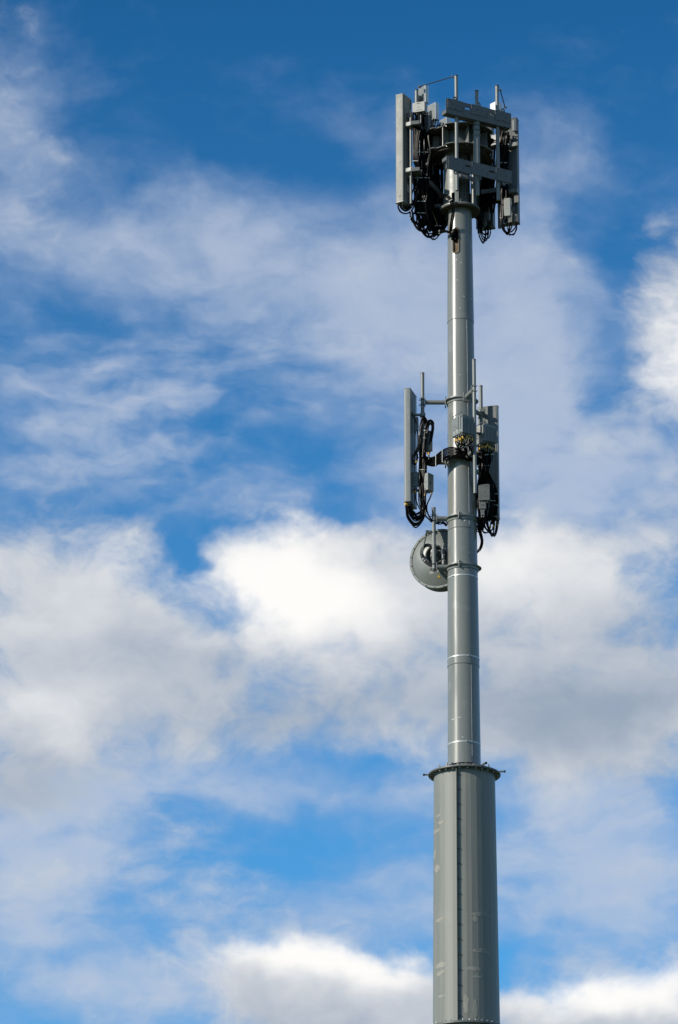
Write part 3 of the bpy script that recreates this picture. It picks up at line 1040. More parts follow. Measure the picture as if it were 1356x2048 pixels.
cb = CB(1034.3, 234.5, 442.5, 0.10, 19.5, 0.37, 0.18)
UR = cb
t, body = panel('tall grey panel antenna, darkened for shade, at the far right of the mast head', cb, 'shaded_grey', (0.012, 0.012, 0.03, 0.03), 'tall panel antennas', [(0.12, 0.3), (0.3, 0.55), (0.5, 0.3), (0.7, 0.5), (0.3, 0.25)])
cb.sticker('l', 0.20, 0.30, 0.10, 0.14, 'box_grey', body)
b3 = bracket(t, 1035.0, 283.0, 291.0, -0.02, 19.5, 0.24, 0.10, 'radio_grey')
b4 = bracket(t, 1034.0, 376.0, 383.0, -0.02, 19.5, 0.28, 0.12, 'radio_grey')
MB().box(b4.pt(0.1, 0.5, -1.6), b4.l * 0.05, b4.r * 0.02, (0, 0, 0.10)).build('tilt_bar', 'shaded_grey', t, bevel=0.004)
MB().box(b3.pt(0.25, 0.5, 2.2), b3.l * 0.06, b3.r * 0.02, (0, 0, 0.16)).build('tilt_bar', 'shaded_grey', t, bevel=0.004)
cb_ = CB(1029, 240, 261, -0.05, 19.5, 0.05, 0.05)
cb_.box(MB()).build('clamp_plate', 'radio_grey', t, bevel=0.005)

cb = CB(985.0, 252, 451.5, 0.62, 19.5, 0.37, 0.18)
RR = cb
panel('panel antenna darkened for shade, its foot showing beside the mast, below the empty front beams', cb, 'shaded_grey', (0.012, 0.012, 0.03, 0.03), 'tall panel antennas', [(0.1, 0.3), (0.25, 0.5), (0.4, 0.3), (0.6, 0.5)])
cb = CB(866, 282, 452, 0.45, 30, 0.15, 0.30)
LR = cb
panel('shaded panel antenna deep among the black cables left of the mast head', cb, 'shaded_grey', (0.012, 0.02, 0.02, 0.01), 'tall panel antennas', [(0.3, 0.3), (0.6, 0.5), (0.3, 0.7)])


def small_white(label, px, pt, pb, Y, al, ll, lr, back='radio_grey'):
    cb = CB(px, pt, pb, Y, al, ll, lr)
    t = thing('small_antenna', label, 'antenna', cb.loc(), 'small white antennas')
    cb.prism((0.012, 0.02, 0.02, 0.012), cb.z0, cb.z1).build('radome', 'radome_white', t, angle=50)
    if back:
        bp = MB().box((cb.pt(0.5, 0, 0.5)) - cb.r * 0.004, cb.l * (ll * 0.46), cb.r * 0.004, (0, 0, cb.hz * 0.96)).build('back_plate', back, t, bevel=0.003)
    p = cb.pt(0.62, 0, 0.35)
    cl = MB().box(p - cb.r * 0.045, cb.l * 0.045, cb.r * 0.04, (0, 0, 0.05)).build('pipe_clamp', 'galvanised', t, bevel=0.004)
    for dz in (-0.03, 0.03):
        MB().cyl(p - cb.r * 0.10 + Vector((0, 0, dz)) - cb.l * 0.05, p - cb.r * 0.10 + Vector((0, 0, dz)) + cb.l * 0.10, 0.007, n=8).build('clamp_bolt', 'bolt_steel', cl)
    connectors(cb, [(0.3, 0.5), (0.6, 0.5)], t)
    return cb


small_white('small white antenna behind the lettered grey box, topmost on the left', 850.3, 170.5, 203.5, -0.30, 55, 0.27, 0.095)
small_white('small white antenna second from the left, between lettered box and front beam', 870.5, 204.5, 237, 0.60, 50, 0.25, 0.11)
small_white('small white antenna half hidden behind the left end of the front beam', 893, 234.0, 264, 1.10, 50, 0.22, 0.14)
small_white('small bright white antenna behind the rightmost upright pipe', 992.3, 202, 232, 0.42, 50, 0.20, 0.17, back=None)


# ------------------------------------------------------------------ radio and filter boxes of the mast head
def equip(label, cb, m='box_grey', cat='equipment box', name='equipment_box', group='equipment boxes', bevel=0.008, text=None, spots=(), lid=True):
    t = thing(name, label, cat, cb.loc(), group)
    body = cb.box(MB()).build('housing', m, t, bevel=bevel)
    if lid:
        MB().box(cb.pt(0.5, 0.5, 1.0) + Vector((0, 0, 0.004)), cb.l * (cb.ll * 0.4), cb.r * (cb.lr * 0.4), (0, 0, 0.006)).build('lid', m, t, bevel=0.003)
        for (u, z) in ((0.06, 0.06), (0.94, 0.06), (0.06, 0.94), (0.94, 0.94)):
            p = cb.pt(u, 0, z)
            MB().cyl(p, p - cb.r * 0.004, 0.006, n=6).build('screw', 'galvanised', body)
    for a in (text or ()):
        cb.sticker(*a, 'print_dark', body)
    connectors(cb, spots, t)
    return t, body


cb = CB(849.5, 202.0, 221.5, -0.62, 22, 0.275, 0.15)
equip('light grey box with small dark lettering, beside the top of the far left panel', cb,
      text=[('l', 0.36, 0.64, 0.83, 0.86), ('l', 0.38, 0.62, 0.88, 0.905), ('l', 0.46, 0.54, 0.50, 0.53), ('l', 0.43, 0.57, 0.455, 0.475), ('l', 0.24, 0.68, 0.19, 0.22)],
      spots=[(0.85, 0.3), (0.7, 0.3), (0.5, 0.3), (0.35, 0.4), (0.2, 0.3)])
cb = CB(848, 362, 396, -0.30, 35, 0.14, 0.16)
equip('mid grey radio box low on the left, hung behind the far left panel foot', cb, 'shaded_box_grey', spots=[(0.3, 0.3), (0.7, 0.5), (0.5, 0.7)])
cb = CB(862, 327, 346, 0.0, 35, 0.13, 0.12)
equip('dark grey box above the diagonal brace among the left cables', cb, 'shaded_box_grey', spots=[(0.5, 0.5)])
cb = CB(856.5, 231, 266.5, -0.20, 30, 0.09, 0.11)
equip('narrow dark grey box hanging under the second small white antenna', cb, 'shaded_box_grey', lid=False)
cb = CB(892, 391, 434, 0.30, 20, 0.12, 0.12)
equip('light grey box tucked behind the left rim of the mast head flange', cb, 'box_grey', spots=[(0.3, 0.4), (0.7, 0.4)])
cb = CB(1020.8, 396, 431, -0.20, 12, 0.135, 0.10)
equip('slim light grey box hung low in front of the far right panel', cb, spots=[(0.3, 0.5), (0.65, 0.5)])
cb = CB(978, 414, 437, 0.45, 20, 0.11, 0.10)
equip('small dark box by the foot of the panel right of the mast', cb, 'shaded_box_grey', spots=[(0.3, 0.5), (0.7, 0.5)])
cb = CB(972, 436, 449, 0.44, 20, 0.06, 0.06)
equip('tiny dark box under the small dark box right of the mast', cb, 'shaded_box_grey', spots=[(0.5, 0.5)], lid=False)
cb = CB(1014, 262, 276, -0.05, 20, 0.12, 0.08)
equip('dark box under the right end of the upper front beam', cb, 'shaded_box_grey', spots=[(0.3, 0.5), (0.7, 0.5)])
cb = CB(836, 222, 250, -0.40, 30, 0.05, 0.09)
equip('dark tapered box under the lettered grey box', cb, 'shaded_box_grey', lid=False)
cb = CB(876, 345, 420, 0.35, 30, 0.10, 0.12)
equip('tall dark radio box in deep shade left of the mast core', cb, 'shaded_box_grey', spots=[(0.5, 0.5)])
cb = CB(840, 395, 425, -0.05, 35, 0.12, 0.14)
equip('dark radio box above the lowest cable loops on the left', cb, 'shaded_box_grey', spots=[(0.2, 0.5), (0.5, 0.5), (0.8, 0.5)])

# ------------------------------------------------------------------ cables
def cables(label, paths, r=0.0125, jit=0.02, copies=1, group='cable bundles', bands=(), ties=(), seed=1, name='cable_bundle', cat='cables', m='cable_black', n=6, k=6):
    """paths: lists of (px, py, Y); every cable is a child of its bundle"""
    rnd = random.Random(seed)
    loc = P(*paths[0][0])
    t = thing(name, label, cat, loc, group)
    for path in paths:
        for c_ in range(copies):
            pts = [P(a + (rnd.uniform(-0.5, 0.5) if c_ else 0), b, y) for (a, b, y) in path]
            if c_:
                pts = [p + Vector((rnd.uniform(-jit, jit), rnd.uniform(-jit * 2, jit * 2), rnd.uniform(-jit, jit) * 1.3)) for p in pts]
            cc = curve(pts, k)
            cb_ = MB().tube(cc, r * rnd.uniform(0.85, 1.15), n).build('cable', m, t)
            for f in bands:
                q = int(f * (len(cc) - 2))
                d_ = (cc[q + 1] - cc[q]).normalized()
                MB().cyl(cc[q] - d_ * 0.025, cc[q] + d_ * 0.025, r * 1.25, n=8).build('marker_band', 'tape_yellow', cb_)
            if ties and c_ == 0:
                for f in ties:
                    q = int(f * (len(cc) - 2))
                    d_ = (cc[q + 1] - cc[q]).normalized()
                    MB().cyl(cc[q] - d_ * 0.006, cc[q] + d_ * 0.006, r * (1.5 + 0.5 * (copies > 2)), n=8).build('cable_tie', 'tie_white', cb_)
    return t


C = cables
# --- mast head, left side
C('black cables dropping from the lettered grey box down the back of the left panel',
  [[(827 + 4 * i, 224, -0.58), (827 + 4 * i, 245, -0.50), (826 + 2.5 * i, 285, -0.46), (827 + 2 * i, 322, -0.45), (836 + 1.5 * i, 337, -0.40), (847 + i, 333, -0.35), (853, 310, -0.3), (852, 292, -0.28)] for i in range(5)], r=0.013, ties=(0.45,), seed=3)
C('black cables running straight down behind the pipes left of the discs',
  [[(846 + 3.2 * i, 226 + 3 * i, -0.1 + 0.06 * i), (845 + 3 * i, 262, -0.1), (843 + 3.2 * i, 300, -0.08), (846 + 2.6 * i, 340, -0.05), (845 + 3 * i, 380, 0.0), (846 + 3 * i, 424, 0.02)] for i in range(7)], r=0.015, copies=2, jit=0.03, ties=(0.2, 0.5, 0.8), seed=4)
C('black cable loops hanging below the foot of the far left panel',
  [[(797, 405, -0.42), (796, 414, -0.42), (801, 424, -0.42), (813, 427, -0.4), (824, 419, -0.38), (831, 402, -0.35), (833, 380, -0.33), (827, 352, -0.33)],
   [(801, 406, -0.38), (803, 416, -0.38), (812, 421, -0.38), (822, 415, -0.36), (829, 398, -0.34), (829, 372, -0.33), (826, 350, -0.32)],
   [(804, 405, -0.34), (807, 414, -0.34), (816, 419, -0.34), (826, 410, -0.33), (834, 392, -0.32), (836, 370, -0.3), (839, 352, -0.3)],
   [(808, 406, -0.3), (813, 416, -0.3), (820, 417, -0.3), (826, 407, -0.3), (822, 398, -0.3), (824, 388, -0.31), (830, 366, -0.3), (838, 345, -0.3)],
   [(812, 407, -0.3), (816, 413, -0.3), (822, 410, -0.3), (832, 396, -0.3), (839, 376, -0.29), (842, 350, -0.29)]], r=0.013, copies=2, jit=0.018, ties=(0.55, 0.8), seed=5)
C('black cable loops along the lowest left edge of the mast head',
  [[(820, 421, -0.1), (821, 436, -0.1), (829, 447, -0.1), (842, 444, -0.1), (848, 430, -0.08)],
   [(826, 424, -0.05), (829, 446, -0.05), (840, 460, -0.05), (852, 458, -0.03), (858, 440, 0.0)],
   [(833, 425, 0.0), (834, 448, 0.0), (845, 462, 0.0), (858, 456, 0.02), (862, 430, 0.05)],
   [(844, 428, 0.0), (844, 452, 0.0), (853, 466, 0.02), (866, 466, 0.05), (874, 452, 0.1), (874, 430, 0.1)],
   [(846, 450, 0.05), (847, 463, 0.05), (855, 472, 0.06), (864, 470, 0.08), (868, 455, 0.1)],
   [(853, 460, 0.06), (859, 474, 0.06), (870, 478, 0.06), (878, 470, 0.06), (882, 458, 0.06)],
   [(824, 420, -0.05), (827, 440, -0.05), (838, 452, -0.05), (846, 448, -0.05), (850, 430, -0.05)],
   [(838, 424, 0.0), (842, 455, 0.0), (850, 470, 0.0), (862, 472, 0.02), (872, 462, 0.05), (872, 440, 0.05)]], r=0.013, copies=2, jit=0.022, ties=(0.3,), seed=6)
C('dense black cables filling the shade left of the mast core',
  [[(848 + 4.5 * i, 262 + 4 * i, 0.25), (846 + 5 * i, 300, 0.28), (850 + 4.6 * i, 345, 0.3), (848 + 5 * i, 392, 0.3), (852 + 4.2 * i, 430, 0.25), (858 + 3.4 * i, 462, 0.15)] for i in range(8)], r=0.02, copies=2, jit=0.035, ties=(0.35, 0.75), seed=7)
C('black cable bundle bending into the oval port of the mast',
  [[(866, 474 - 1.4 * i, 0.05), (876, 468 - 1.2 * i, -0.05), (888, 464 - 0.8 * i, -0.22), (900, 466 - 0.5 * i, -0.30), (909, 470 - i, -0.29), (913, 466 - 2 * i, -0.20)] for i in range(5)], r=0.016, copies=2, jit=0.01, ties=(0.3, 0.72), seed=8)
C('pair of black cables arching over the head flange down to the oval port',
  [[(876, 396, -0.1), (884, 391, -0.35), (894, 390, -0.48), (903, 400, -0.50), (908, 420, -0.47), (906, 442, -0.38), (903, 462, -0.30), (908, 472, -0.26)],
   [(876, 399, -0.1), (883, 394, -0.35), (892, 393, -0.47), (900, 402, -0.49), (904.5, 422, -0.46), (902, 444, -0.37), (900, 464, -0.29), (905, 476, -0.26)]], r=0.018, ties=(0.45,), seed=9)
C('coil of black cable stuffed in the upper half of the oval port',
  [[(910, 452, -0.18), (914, 456, -0.21), (916, 464, -0.22), (914, 474, -0.23), (910, 481, -0.24), (906, 476, -0.25), (908, 464, -0.23)],
   [(912, 455, -0.19), (915, 466, -0.21), (912, 477, -0.22), (908, 480, -0.24), (903, 477, -0.26)],
   [(911, 453, -0.18), (912, 468, -0.20), (911, 478, -0.21), (909, 466, -0.21)]], r=0.022, copies=2, jit=0.012, seed=10)
C('thick black conduits slanting up to the mast behind the port bundle',
  [[(872 + 2 * i, 470, 0.20), (885, 458 - 2 * i, 0.2), (900, 442 - 3 * i, 0.15), (912, 430 - 3 * i, 0.1)] for i in range(4)], r=0.024, copies=2, jit=0.02, seed=11)
C('thin black cables hanging under the box behind the left flange rim',
  [[(884, 437, 0.32), (884, 452, 0.3), (880, 466, 0.2)], [(890, 437, 0.32), (889, 450, 0.3), (883, 465, 0.2)], [(887, 437, 0.34), (887, 455, 0.3), (878, 468, 0.2)]], r=0.013, seed=12)
C('thin yellowish wire slung between the lower left boxes',
  [[(862, 418, -0.1), (867, 430, -0.1), (873, 444, -0.1), (874, 452, -0.08)]], r=0.005, m='brass', name='wire', cat='wire', group=None, seed=13)
C('black cables from the second and third small white antennas to the upper disc',
  [[(862 + 5 * i, 236 + 2 * i, 0.5 + 0.1 * i), (860 + 5 * i, 250, 0.4), (858 + 4 * i, 266, 0.3), (856 + 3 * i, 290, 0.2)] for i in range(6)], r=0.014, copies=2, jit=0.03, ties=(0.4,), seed=14)
C('black cable curtain added to darken the gap between the far left panel and the discs',
  [[(829 + 3.6 * i, 250 + 2 * i, -0.36), (830 + 3.6 * i, 275, -0.36), (829 + 3.9 * i, 305, -0.36), (832 + 3.4 * i, 330, -0.34), (830 + 3.4 * i, 352, -0.32), (832 + 3.2 * i, 378, -0.30), (831 + 3.4 * i, 405, -0.24), (830 + 4 * i, 428, -0.15)] for i in range(9)], r=0.018, copies=2, jit=0.03, ties=(0.3, 0.62), seed=40)  # extra cables in front of the pipes, added to darken this gap
C('knot of black cables and white ties under the dark radio boxes on the left',
  [[(834 + 4 * i, 392, -0.32), (830 + 4 * i, 405, -0.30), (832 + 4 * i, 420, -0.25), (838 + 3.5 * i, 438, -0.2), (842 + 3.5 * i, 450, -0.12), (850 + 3 * i, 446, -0.05), (854 + 2.5 * i, 428, 0.0)] for i in range(6)], r=0.015, copies=2, jit=0.025, ties=(0.15, 0.4), seed=41)
C('black cables looping between the lower left boxes and the mast flange',
  [[(866 + 3 * i, 395 + 3 * i, 0.1), (868 + 3 * i, 420, 0.08), (870 + 2.5 * i, 445, 0.06), (876 + 2 * i, 462, 0.05), (884 + i, 455, 0.1), (888, 435, 0.2)] for i in range(5)], r=0.015, copies=2, jit=0.02, ties=(0.5,), seed=42)
# --- mast head, right side
C('black cable column behind the rightmost upright pipe',
  [[(1001 + 3 * i, 258 + 2 * i, -0.05), (1001 + 2.8 * i, 285, 0.0), (1003 + 2 * i, 315, 0.02), (1003 + 2 * i, 350, 0.02), (1004 + 1.8 * i, 385, 0.02), (1005 + 1.8 * i, 410, 0.0)] for i in range(7)], r=0.017, copies=2, jit=0.025, ties=(0.25, 0.5, 0.75), seed=15)
C('black cable loops below the slim box and far right panel foot',
  [[(1008, 432, -0.15), (1004, 446, -0.12), (1006, 460, -0.08), (1014, 466, -0.05), (1022, 458, 0.0), (1024, 446, 0.05)],
   [(1014, 432, -0.15), (1008, 450, -0.1), (1012, 463, -0.05), (1022, 464, 0.0), (1030, 456, 0.05), (1033, 446, 0.1)],
   [(1003, 410, 0.0), (1002, 440, 0.0), (1005, 458, 0.0), (1016, 469, 0.0), (1019, 460, 0.05), (1020, 446, 0.1)],
   [(1006, 412, 0.0), (1005, 445, 0.0), (1011, 462, 0.0), (1026, 470, 0.05), (1032, 459, 0.1), (1034, 447, 0.12)],
   [(1010, 430, -0.1), (1014, 444, -0.1), (1016, 458, -0.08), (1020, 471, -0.05)]], r=0.012, copies=2, jit=0.015, ties=(0.2,), seed=16)
C('black cable loops hanging right of the mast under the dark panel foot',
  [[(958, 425, 0.4), (956, 452, 0.4), (959, 472, 0.4), (966, 484, 0.4), (970, 474, 0.45), (971, 455, 0.5)],
   [(960, 425, 0.4), (959, 455, 0.4), (965, 478, 0.42), (973, 480, 0.45), (976, 466, 0.5), (976, 454, 0.55)],
   [(962, 430, 0.4), (962, 458, 0.4), (968, 476, 0.45), (977, 476, 0.5), (981, 464, 0.55), (981, 454, 0.6)],
   [(964, 440, 0.42), (964, 462, 0.42), (970, 470, 0.45), (975, 464, 0.5), (975, 452, 0.55)]], r=0.012, copies=2, jit=0.015, seed=17)
C('thick black cables draped from the mast across to the right frame',
  [[(948, 428, 0.30), (958, 440 - 2 * i, 0.35), (963, 425 - 3 * i, 0.38), (975, 410 - 2 * i, 0.4), (990, 404 - 2 * i, 0.35), (1004, 405 - 2 * i, 0.25)] for i in range(4)], r=0.019, copies=2, jit=0.02, seed=18)
C('dense black cables in the shade right of the mast core',
  [[(966 + 6 * i, 262 + 5 * i, 0.45), (965 + 6 * i, 300, 0.45), (966 + 5 * i, 340, 0.5), (962 + 5 * i, 380, 0.5), (960 + 4.5 * i, 425, 0.5)] for i in range(7)], r=0.018, copies=2, jit=0.03, seed=19)


# ------------------------------------------------------------------ middle antenna mount
def collar(parent, zc, r, lobe=30.0, ext=0.050, h=0.125, name='clamp_collar', front_tab=None):
    """flanged ring clamped round the tube"""
    n = 72
    mb = MB()
    prof_n = 8
    vs, fs = [], []
    for k in range(n):
        a = 360.0 * k / n
        e = ext + 0.022 * math.cos(3 * R(a - lobe))
        for (rr, zz) in ((r + 0.002, h / 2), (r + 0.012, h / 2), (r + 0.014, h * 0.20), (r + e, h * 0.10), (r + e, -h * 0.02), (r + 0.020, -h * 0.06), (r + 0.014, -h / 2), (r + 0.002, -h / 2)):
            vs.append(pol(rr, a, zc + zz))
    for k in range(n):
        k2 = (k + 1) % n
        for j in range(prof_n):
            j2 = (j + 1) % prof_n
            fs.append((k * prof_n + j, k2 * prof_n + j, k2 * prof_n + j2, k * prof_n + j2))
    c_ = mb.add(vs, fs).build(name, 'steel_paint', parent, angle=30)
    if front_tab is not None:
        MB().box(pol(r + 0.035, front_tab, zc + 0.01), pol(0.028, front_tab), pol(0.007, front_tab + 90), (0, 0, 0.075)).build('clamp_ear', 'galvanised', c_, bevel=0.003)
        MB().cyl(pol(r + 0.04, front_tab - 6, zc + 0.045), pol(r + 0.04, front_tab + 6, zc + 0.045), 0.010, n=8).build('clamp_bolt', 'bolt_steel', c_)
    return c_


def ubolts(parent, p, arm, r):
    for dz in (-0.055, 0.055):
        pts = []
        side = arm.cross(Vector((0, 0, 1))).normalized()
        for k in range(9):
            an = math.pi * k / 8
            pts.append(p + Vector((0, 0, dz)) + side * (r * math.cos(an)) - arm * (r * math.sin(an)))
        pts = [pts[0] + arm * 0.075] + pts + [pts[-1] + arm * 0.075]
        MB().tube(pts, 0.007, 6).build('u_bolt', 'rubber_black', parent)


PIPES = {'left': P(845.5, 870, 0.0), 'front': P(949.3, 870, -0.73), 'rear': P(962.5, 870, 0.68)}
zm0, zm1 = Zat(805, 0.0), Zat(925, 0.0)
mm = thing('antenna_mount', 'grey two collar mount with three upright pipes round the middle of the mast', 'mount', (0, 0, zm1))
for zc in (zm0, zm1):
    collar(mm, zc, r_at(zc) + 0.001, lobe=72)
    for key, p in PIPES.items():
        d = Vector((p.x, p.y, 0)).normalized()
        a = d * (r_at(zc) + 0.01) + Vector((0, 0, zc))
        b = Vector((p.x, p.y, zc)) - d * 0.05
        arm = MB().cyl(a, b, 0.046, n=20).build('mount_arm', 'steel_paint', mm)
        side = d.cross(Vector((0, 0, 1)))
        MB().box(b, d * 0.008, side * 0.05, (0, 0, 0.09)).build('end_plate', 'steel_paint', arm, bevel=0.003)
        MB().box(a + d * 0.03, d * 0.012, side * 0.075, (0, 0, 0.10)).build('root_plate', 'steel_paint', arm, bevel=0.004)
        ubolts(arm, Vector((p.x, p.y, zc)), d, 0.040)
zt_ = Zat(746.5, 0.0)
for key, p in PIPES.items():
    zb = {'left': Zat(1030, 0), 'front': P(950, 987, -0.73).z, 'rear': Zat(1025, 0.68)}[key]
    pp = MB().cyl((p.x, p.y, zb), (p.x, p.y, zt_), 0.037, n=20).build('mount_pipe', 'steel_paint', mm)
    MB().cyl((p.x, p.y, zt_ - 0.02), (p.x, p.y, zt_ + 0.004), 0.0395, n=20).build('pipe_cap', 'beam_paint', pp)
    MB().cyl((p.x, p.y, zb - 0.003), (p.x, p.y, zb + 0.002), 0.030, n=20).build('pipe_bore', 'hole_dark', pp)

cb = CB(820.8, 775.7, 1002.0, -0.26, 16, 0.135, 0.50)
ML = cb
t, body = panel('slim grey panel antenna on the left of the middle mount', cb, 'panel_dark', (0.008, 0.03, 0.03, 0.008), 'tall panel antennas', [(0.3, 0.1), (0.7, 0.1), (0.3, 0.22), (0.7, 0.22), (0.3, 0.5), (0.6, 0.7)])
for u in (0.32, 0.62):
    MB().box(cb.pt(0, u, 0.5) - cb.l * 0.004, cb.r * 0.012, cb.l * 0.006, (0, 0, cb.hz * 0.97)).build('back_rail', 'panel_dark', t)
for f in (0.13, 0.90 - 0.1):
    p = cb.pt(0, 0.5, f)
    q = Vector((PIPES['left'].x, PIPES['left'].y, p.z))
    MB().box((p + q) / 2, (q - p) / 2, (0.0, 0.03, 0), (0, 0, 0.02)).build('mounting_bracket', 'panel_dark', t, bevel=0.004)
    MB().box(q, (0.055, 0, 0), (0, 0.055, 0), (0, 0, 0.035)).build('pipe_clamp', 'panel_dark', t, bevel=0.008)
MB().tube([cb.pt(0, 0.2, 0.80), cb.pt(0, 0.28, 0.74) - cb.l * 0.05, cb.pt(0, 0.6, 0.70) - cb.l * 0.09], 0.014, 6).build('tilt_arm', 'rubber_black', t)
for (u, z) in ((0.45, 0.985), (0.7, 0.93), (0.2, 0.74)):
    cb.sticker('l', u, u + 0.12, z - 0.002, z + 0.002, 'tie_white', body, 'paint_chip')

cb = CB(996.2, 810.3, 1036.0, 0.74, 17, 0.42, 0.115)
MR = cb
t, body = panel('wide grey panel antenna on the right of the middle mount', cb, 'panel_dark', (0.008, 0.008, 0.03, 0.03), 'tall panel antennas', [(0.05, 0.3), (0.12, 0.6), (0.3, 0.3), (0.3, 0.6), (0.5, 0.4)])
for u in (0.10, 0.46, 0.66, 0.72):
    MB().box(cb.pt(u, 0, 0.5) - cb.r * 0.004, cb.l * 0.010, cb.r * 0.006, (0, 0, cb.hz * 0.98)).build('back_rail', 'panel_dark', t)
for f in (0.10, 0.93):
    p = cb.pt(0.75, 0, f)
    q = Vector((PIPES['rear'].x, PIPES['rear'].y, p.z))
    MB().box((p + q) / 2 - Vector((0, 0.05, 0)), (0.05, 0, 0), (0, 0.12, 0), (0, 0, 0.03)).build('mounting_bracket', 'panel_dark', t, bevel=0.004)


# ------------------------------------------------------------------ finned radio units
def radio(label, px, pt_, pb, Y, al, ll, lr, seed):
    cb = CB(px, pt_, pb, Y, al, ll, lr)
    t = thing('radio_unit', label, 'radio unit', cb.loc(), 'finned radio units')
    body = MB().box(cb.c + cb.l * 0.034 + Vector((0, 0, cb.zc)), cb.l * (ll / 2 - 0.034), cb.r * (lr / 2), (0, 0, cb.hz)).build('housing', 'radio_grey', t, bevel=0.008)
    mb = MB()
    nf = 9
    for q in range(nf):
        v = 0.03 + 0.94 * q / (nf - 1)
        mb.box(cb.pt(0.0, v, 0.43) + cb.l * 0.014, cb.l * 0.028, cb.r * 0.0095, (0, 0, cb.hz * 0.84))
    mb.build('cooling_fins', 'radio_grey', t, smooth=False)
    MB().box(cb.pt(0.0, 0.5, 0.92) + cb.l * 0.01, cb.l * 0.014, cb.r * (lr / 2), (0, 0, cb.hz * 0.16)).build('top_shroud', 'radio_grey', t, bevel=0.004)
    MB().tube([cb.pt(0.93, 0.0, 1.0), cb.pt(0.90, 0.0, 1.0) + Vector((0, 0, 0.035)), cb.pt(0.08, 0.0, 1.0) + Vector((0, 0, 0.06)), cb.pt(0.02, 0.0, 1.0)], 0.008, 6).build('carry_handle', 'beam_paint', t)
    for (u0, u1, z0, z1, m) in ((0.52, 0.90, 0.50, 0.52, 'print_dark'), (0.66, 0.88, 0.34, 0.36, 'print_dark'), (0.40, 0.58, 0.36, 0.39, 'print_dark'), (0.42, 0.56, 0.10, 0.32, 'box_grey'), (0.66, 0.82, 0.06, 0.26, 'box_grey'), (0.10, 0.2, 0.10, 0.22, 'box_grey')):
        cb.sticker('l', u0, u1, z0, z1, m, body)
    for u in (0.33, 0.36):
        MB().box(cb.pt(u, 0, 0.6) - cb.r * 0.003, cb.l * 0.004, cb.r * 0.004, (0, 0, cb.hz * 0.7)).build('case_seam', 'beam_paint', body)
    spots = [(0.12, 0.10 + 0.2 * b) for b in range(5)] + [(0.30 + 0.16 * a, 0.12) for a in range(4)] + [(0.4, 0.5), (0.6, 0.4)]
    connectors(cb, spots, t)
    return cb, spots


RA, spA = radio('finned grey radio unit in front of the mast, left of the front pipe', 924.4, 828, 864.5, -1.08, 56, 0.36, 0.285, 1)
RB, spB = radio('finned grey radio unit right of the mast, before the wide right panel', 970.0, 846.8, 881.5, -0.62, 56, 0.36, 0.285, 2)
cbx = CB(961, 850, 866, -0.55, 34, 0.10, 0.12)
equip('dark clamp box joining the right radio unit to its pipe', cbx, 'beam_paint', cat='clamp box', name='clamp_box', group=None, lid=False)

# small filter boxes on the cables
FB = []
for (label, a, txt) in (
        ('small rounded grey filter box near the top behind the middle left panel', (836, 834, 861, -0.10, 20, 0.085, 0.05), [('l', 0.3, 0.6, 0.45, 0.62)]),
        ('grey filter box beside the arched cables, above the lower arm', (859, 861, 900, -0.16, 40, 0.13, 0.10), [('l', 0.4, 0.6, 0.6, 0.7)]),
        ('grey filter box lowest on the left, right next to the middle left panel', (836, 944, 972, -0.10, 12, 0.105, 0.06), [('l', 0.3, 0.8, 0.58, 0.62), ('l', 0.3, 0.8, 0.38, 0.42)]),
        ('grey filter box with a dark printed mark, right of the lower left cables', (856, 945, 979, -0.22, 42, 0.14, 0.175), [('r', 0.35, 0.55, 0.34, 0.52), ('l', 0.3, 0.5, 0.45, 0.5)]),
        ('dark grey box with printed marks low behind the front pipe, on the right', (979.5, 968.5, 1000, -0.30, 8, 0.225, 0.08), [('l', 0.1, 0.5, 0.86, 0.93), ('l', 0.1, 0.5, 0.24, 0.29), ('l', 0.36, 0.44, 0.47, 0.55)]),
        ('small shade-darkened box under the printed box on the right of the mast', (972, 1004, 1017, -0.28, 8, 0.14, 0.07), [('l', 0.2, 0.7, 0.5, 0.7)]),
        ('tiny shade-darkened box lowest under the printed box on the right', (969, 1019, 1030, -0.26, 8, 0.075, 0.06), [])):
    cb = CB(*a)
    equip(label, cb, 'shaded_box_grey' if 'dark' in label and 'mark, ' not in label else 'radio_grey', cat='filter box', name='filter_box', group='filter boxes', text=txt, spots=[(0.25, 0.5), (0.75, 0.5)], bevel=0.012 if 'rounded' in label else 0.006)  # boxes called dark get the grey with shade in it
    FB.append(cb)

# --- cables of the middle mount, left side
C('black cables arching beside the top of the left mount pipe',
  [[(842, 925, -0.15), (841, 880, -0.16), (842, 850, -0.15), (847, 837, -0.12), (853, 841, -0.10), (851, 852, -0.1)],
   [(846, 925, -0.15), (848, 880, -0.18), (852, 855, -0.18), (860, 843, -0.16), (866, 848, -0.15), (864, 865, -0.15), (858, 888, -0.16)],
   [(848, 905, -0.16), (851, 875, -0.18), (857, 852, -0.18), (864, 847, -0.16), (867, 856, -0.15), (862, 880, -0.16)],
   [(838, 898, -0.16), (840, 870, -0.17), (843, 848, -0.16), (848, 840, -0.14), (852, 850, -0.12)],
   [(847, 915, -0.17), (849, 884, -0.19), (853, 864, -0.19), (859, 848, -0.18), (864, 853, -0.17), (861, 876, -0.17)]], r=0.0155, copies=3, jit=0.02, ties=(0.3,), seed=21)
C('black cables running down between the middle left panel and its pipe',
  [[(840 + 2.2 * i, 900, -0.15), (839 + 2.4 * i, 930, -0.14), (838 + 2.6 * i, 960, -0.14), (840 + 2.2 * i, 990, -0.13), (843 + 1.6 * i, 1015, -0.12), (845 + i, 1030, -0.12)] for i in range(6)], r=0.016, copies=2, jit=0.022, ties=(0.3, 0.7), seed=22)
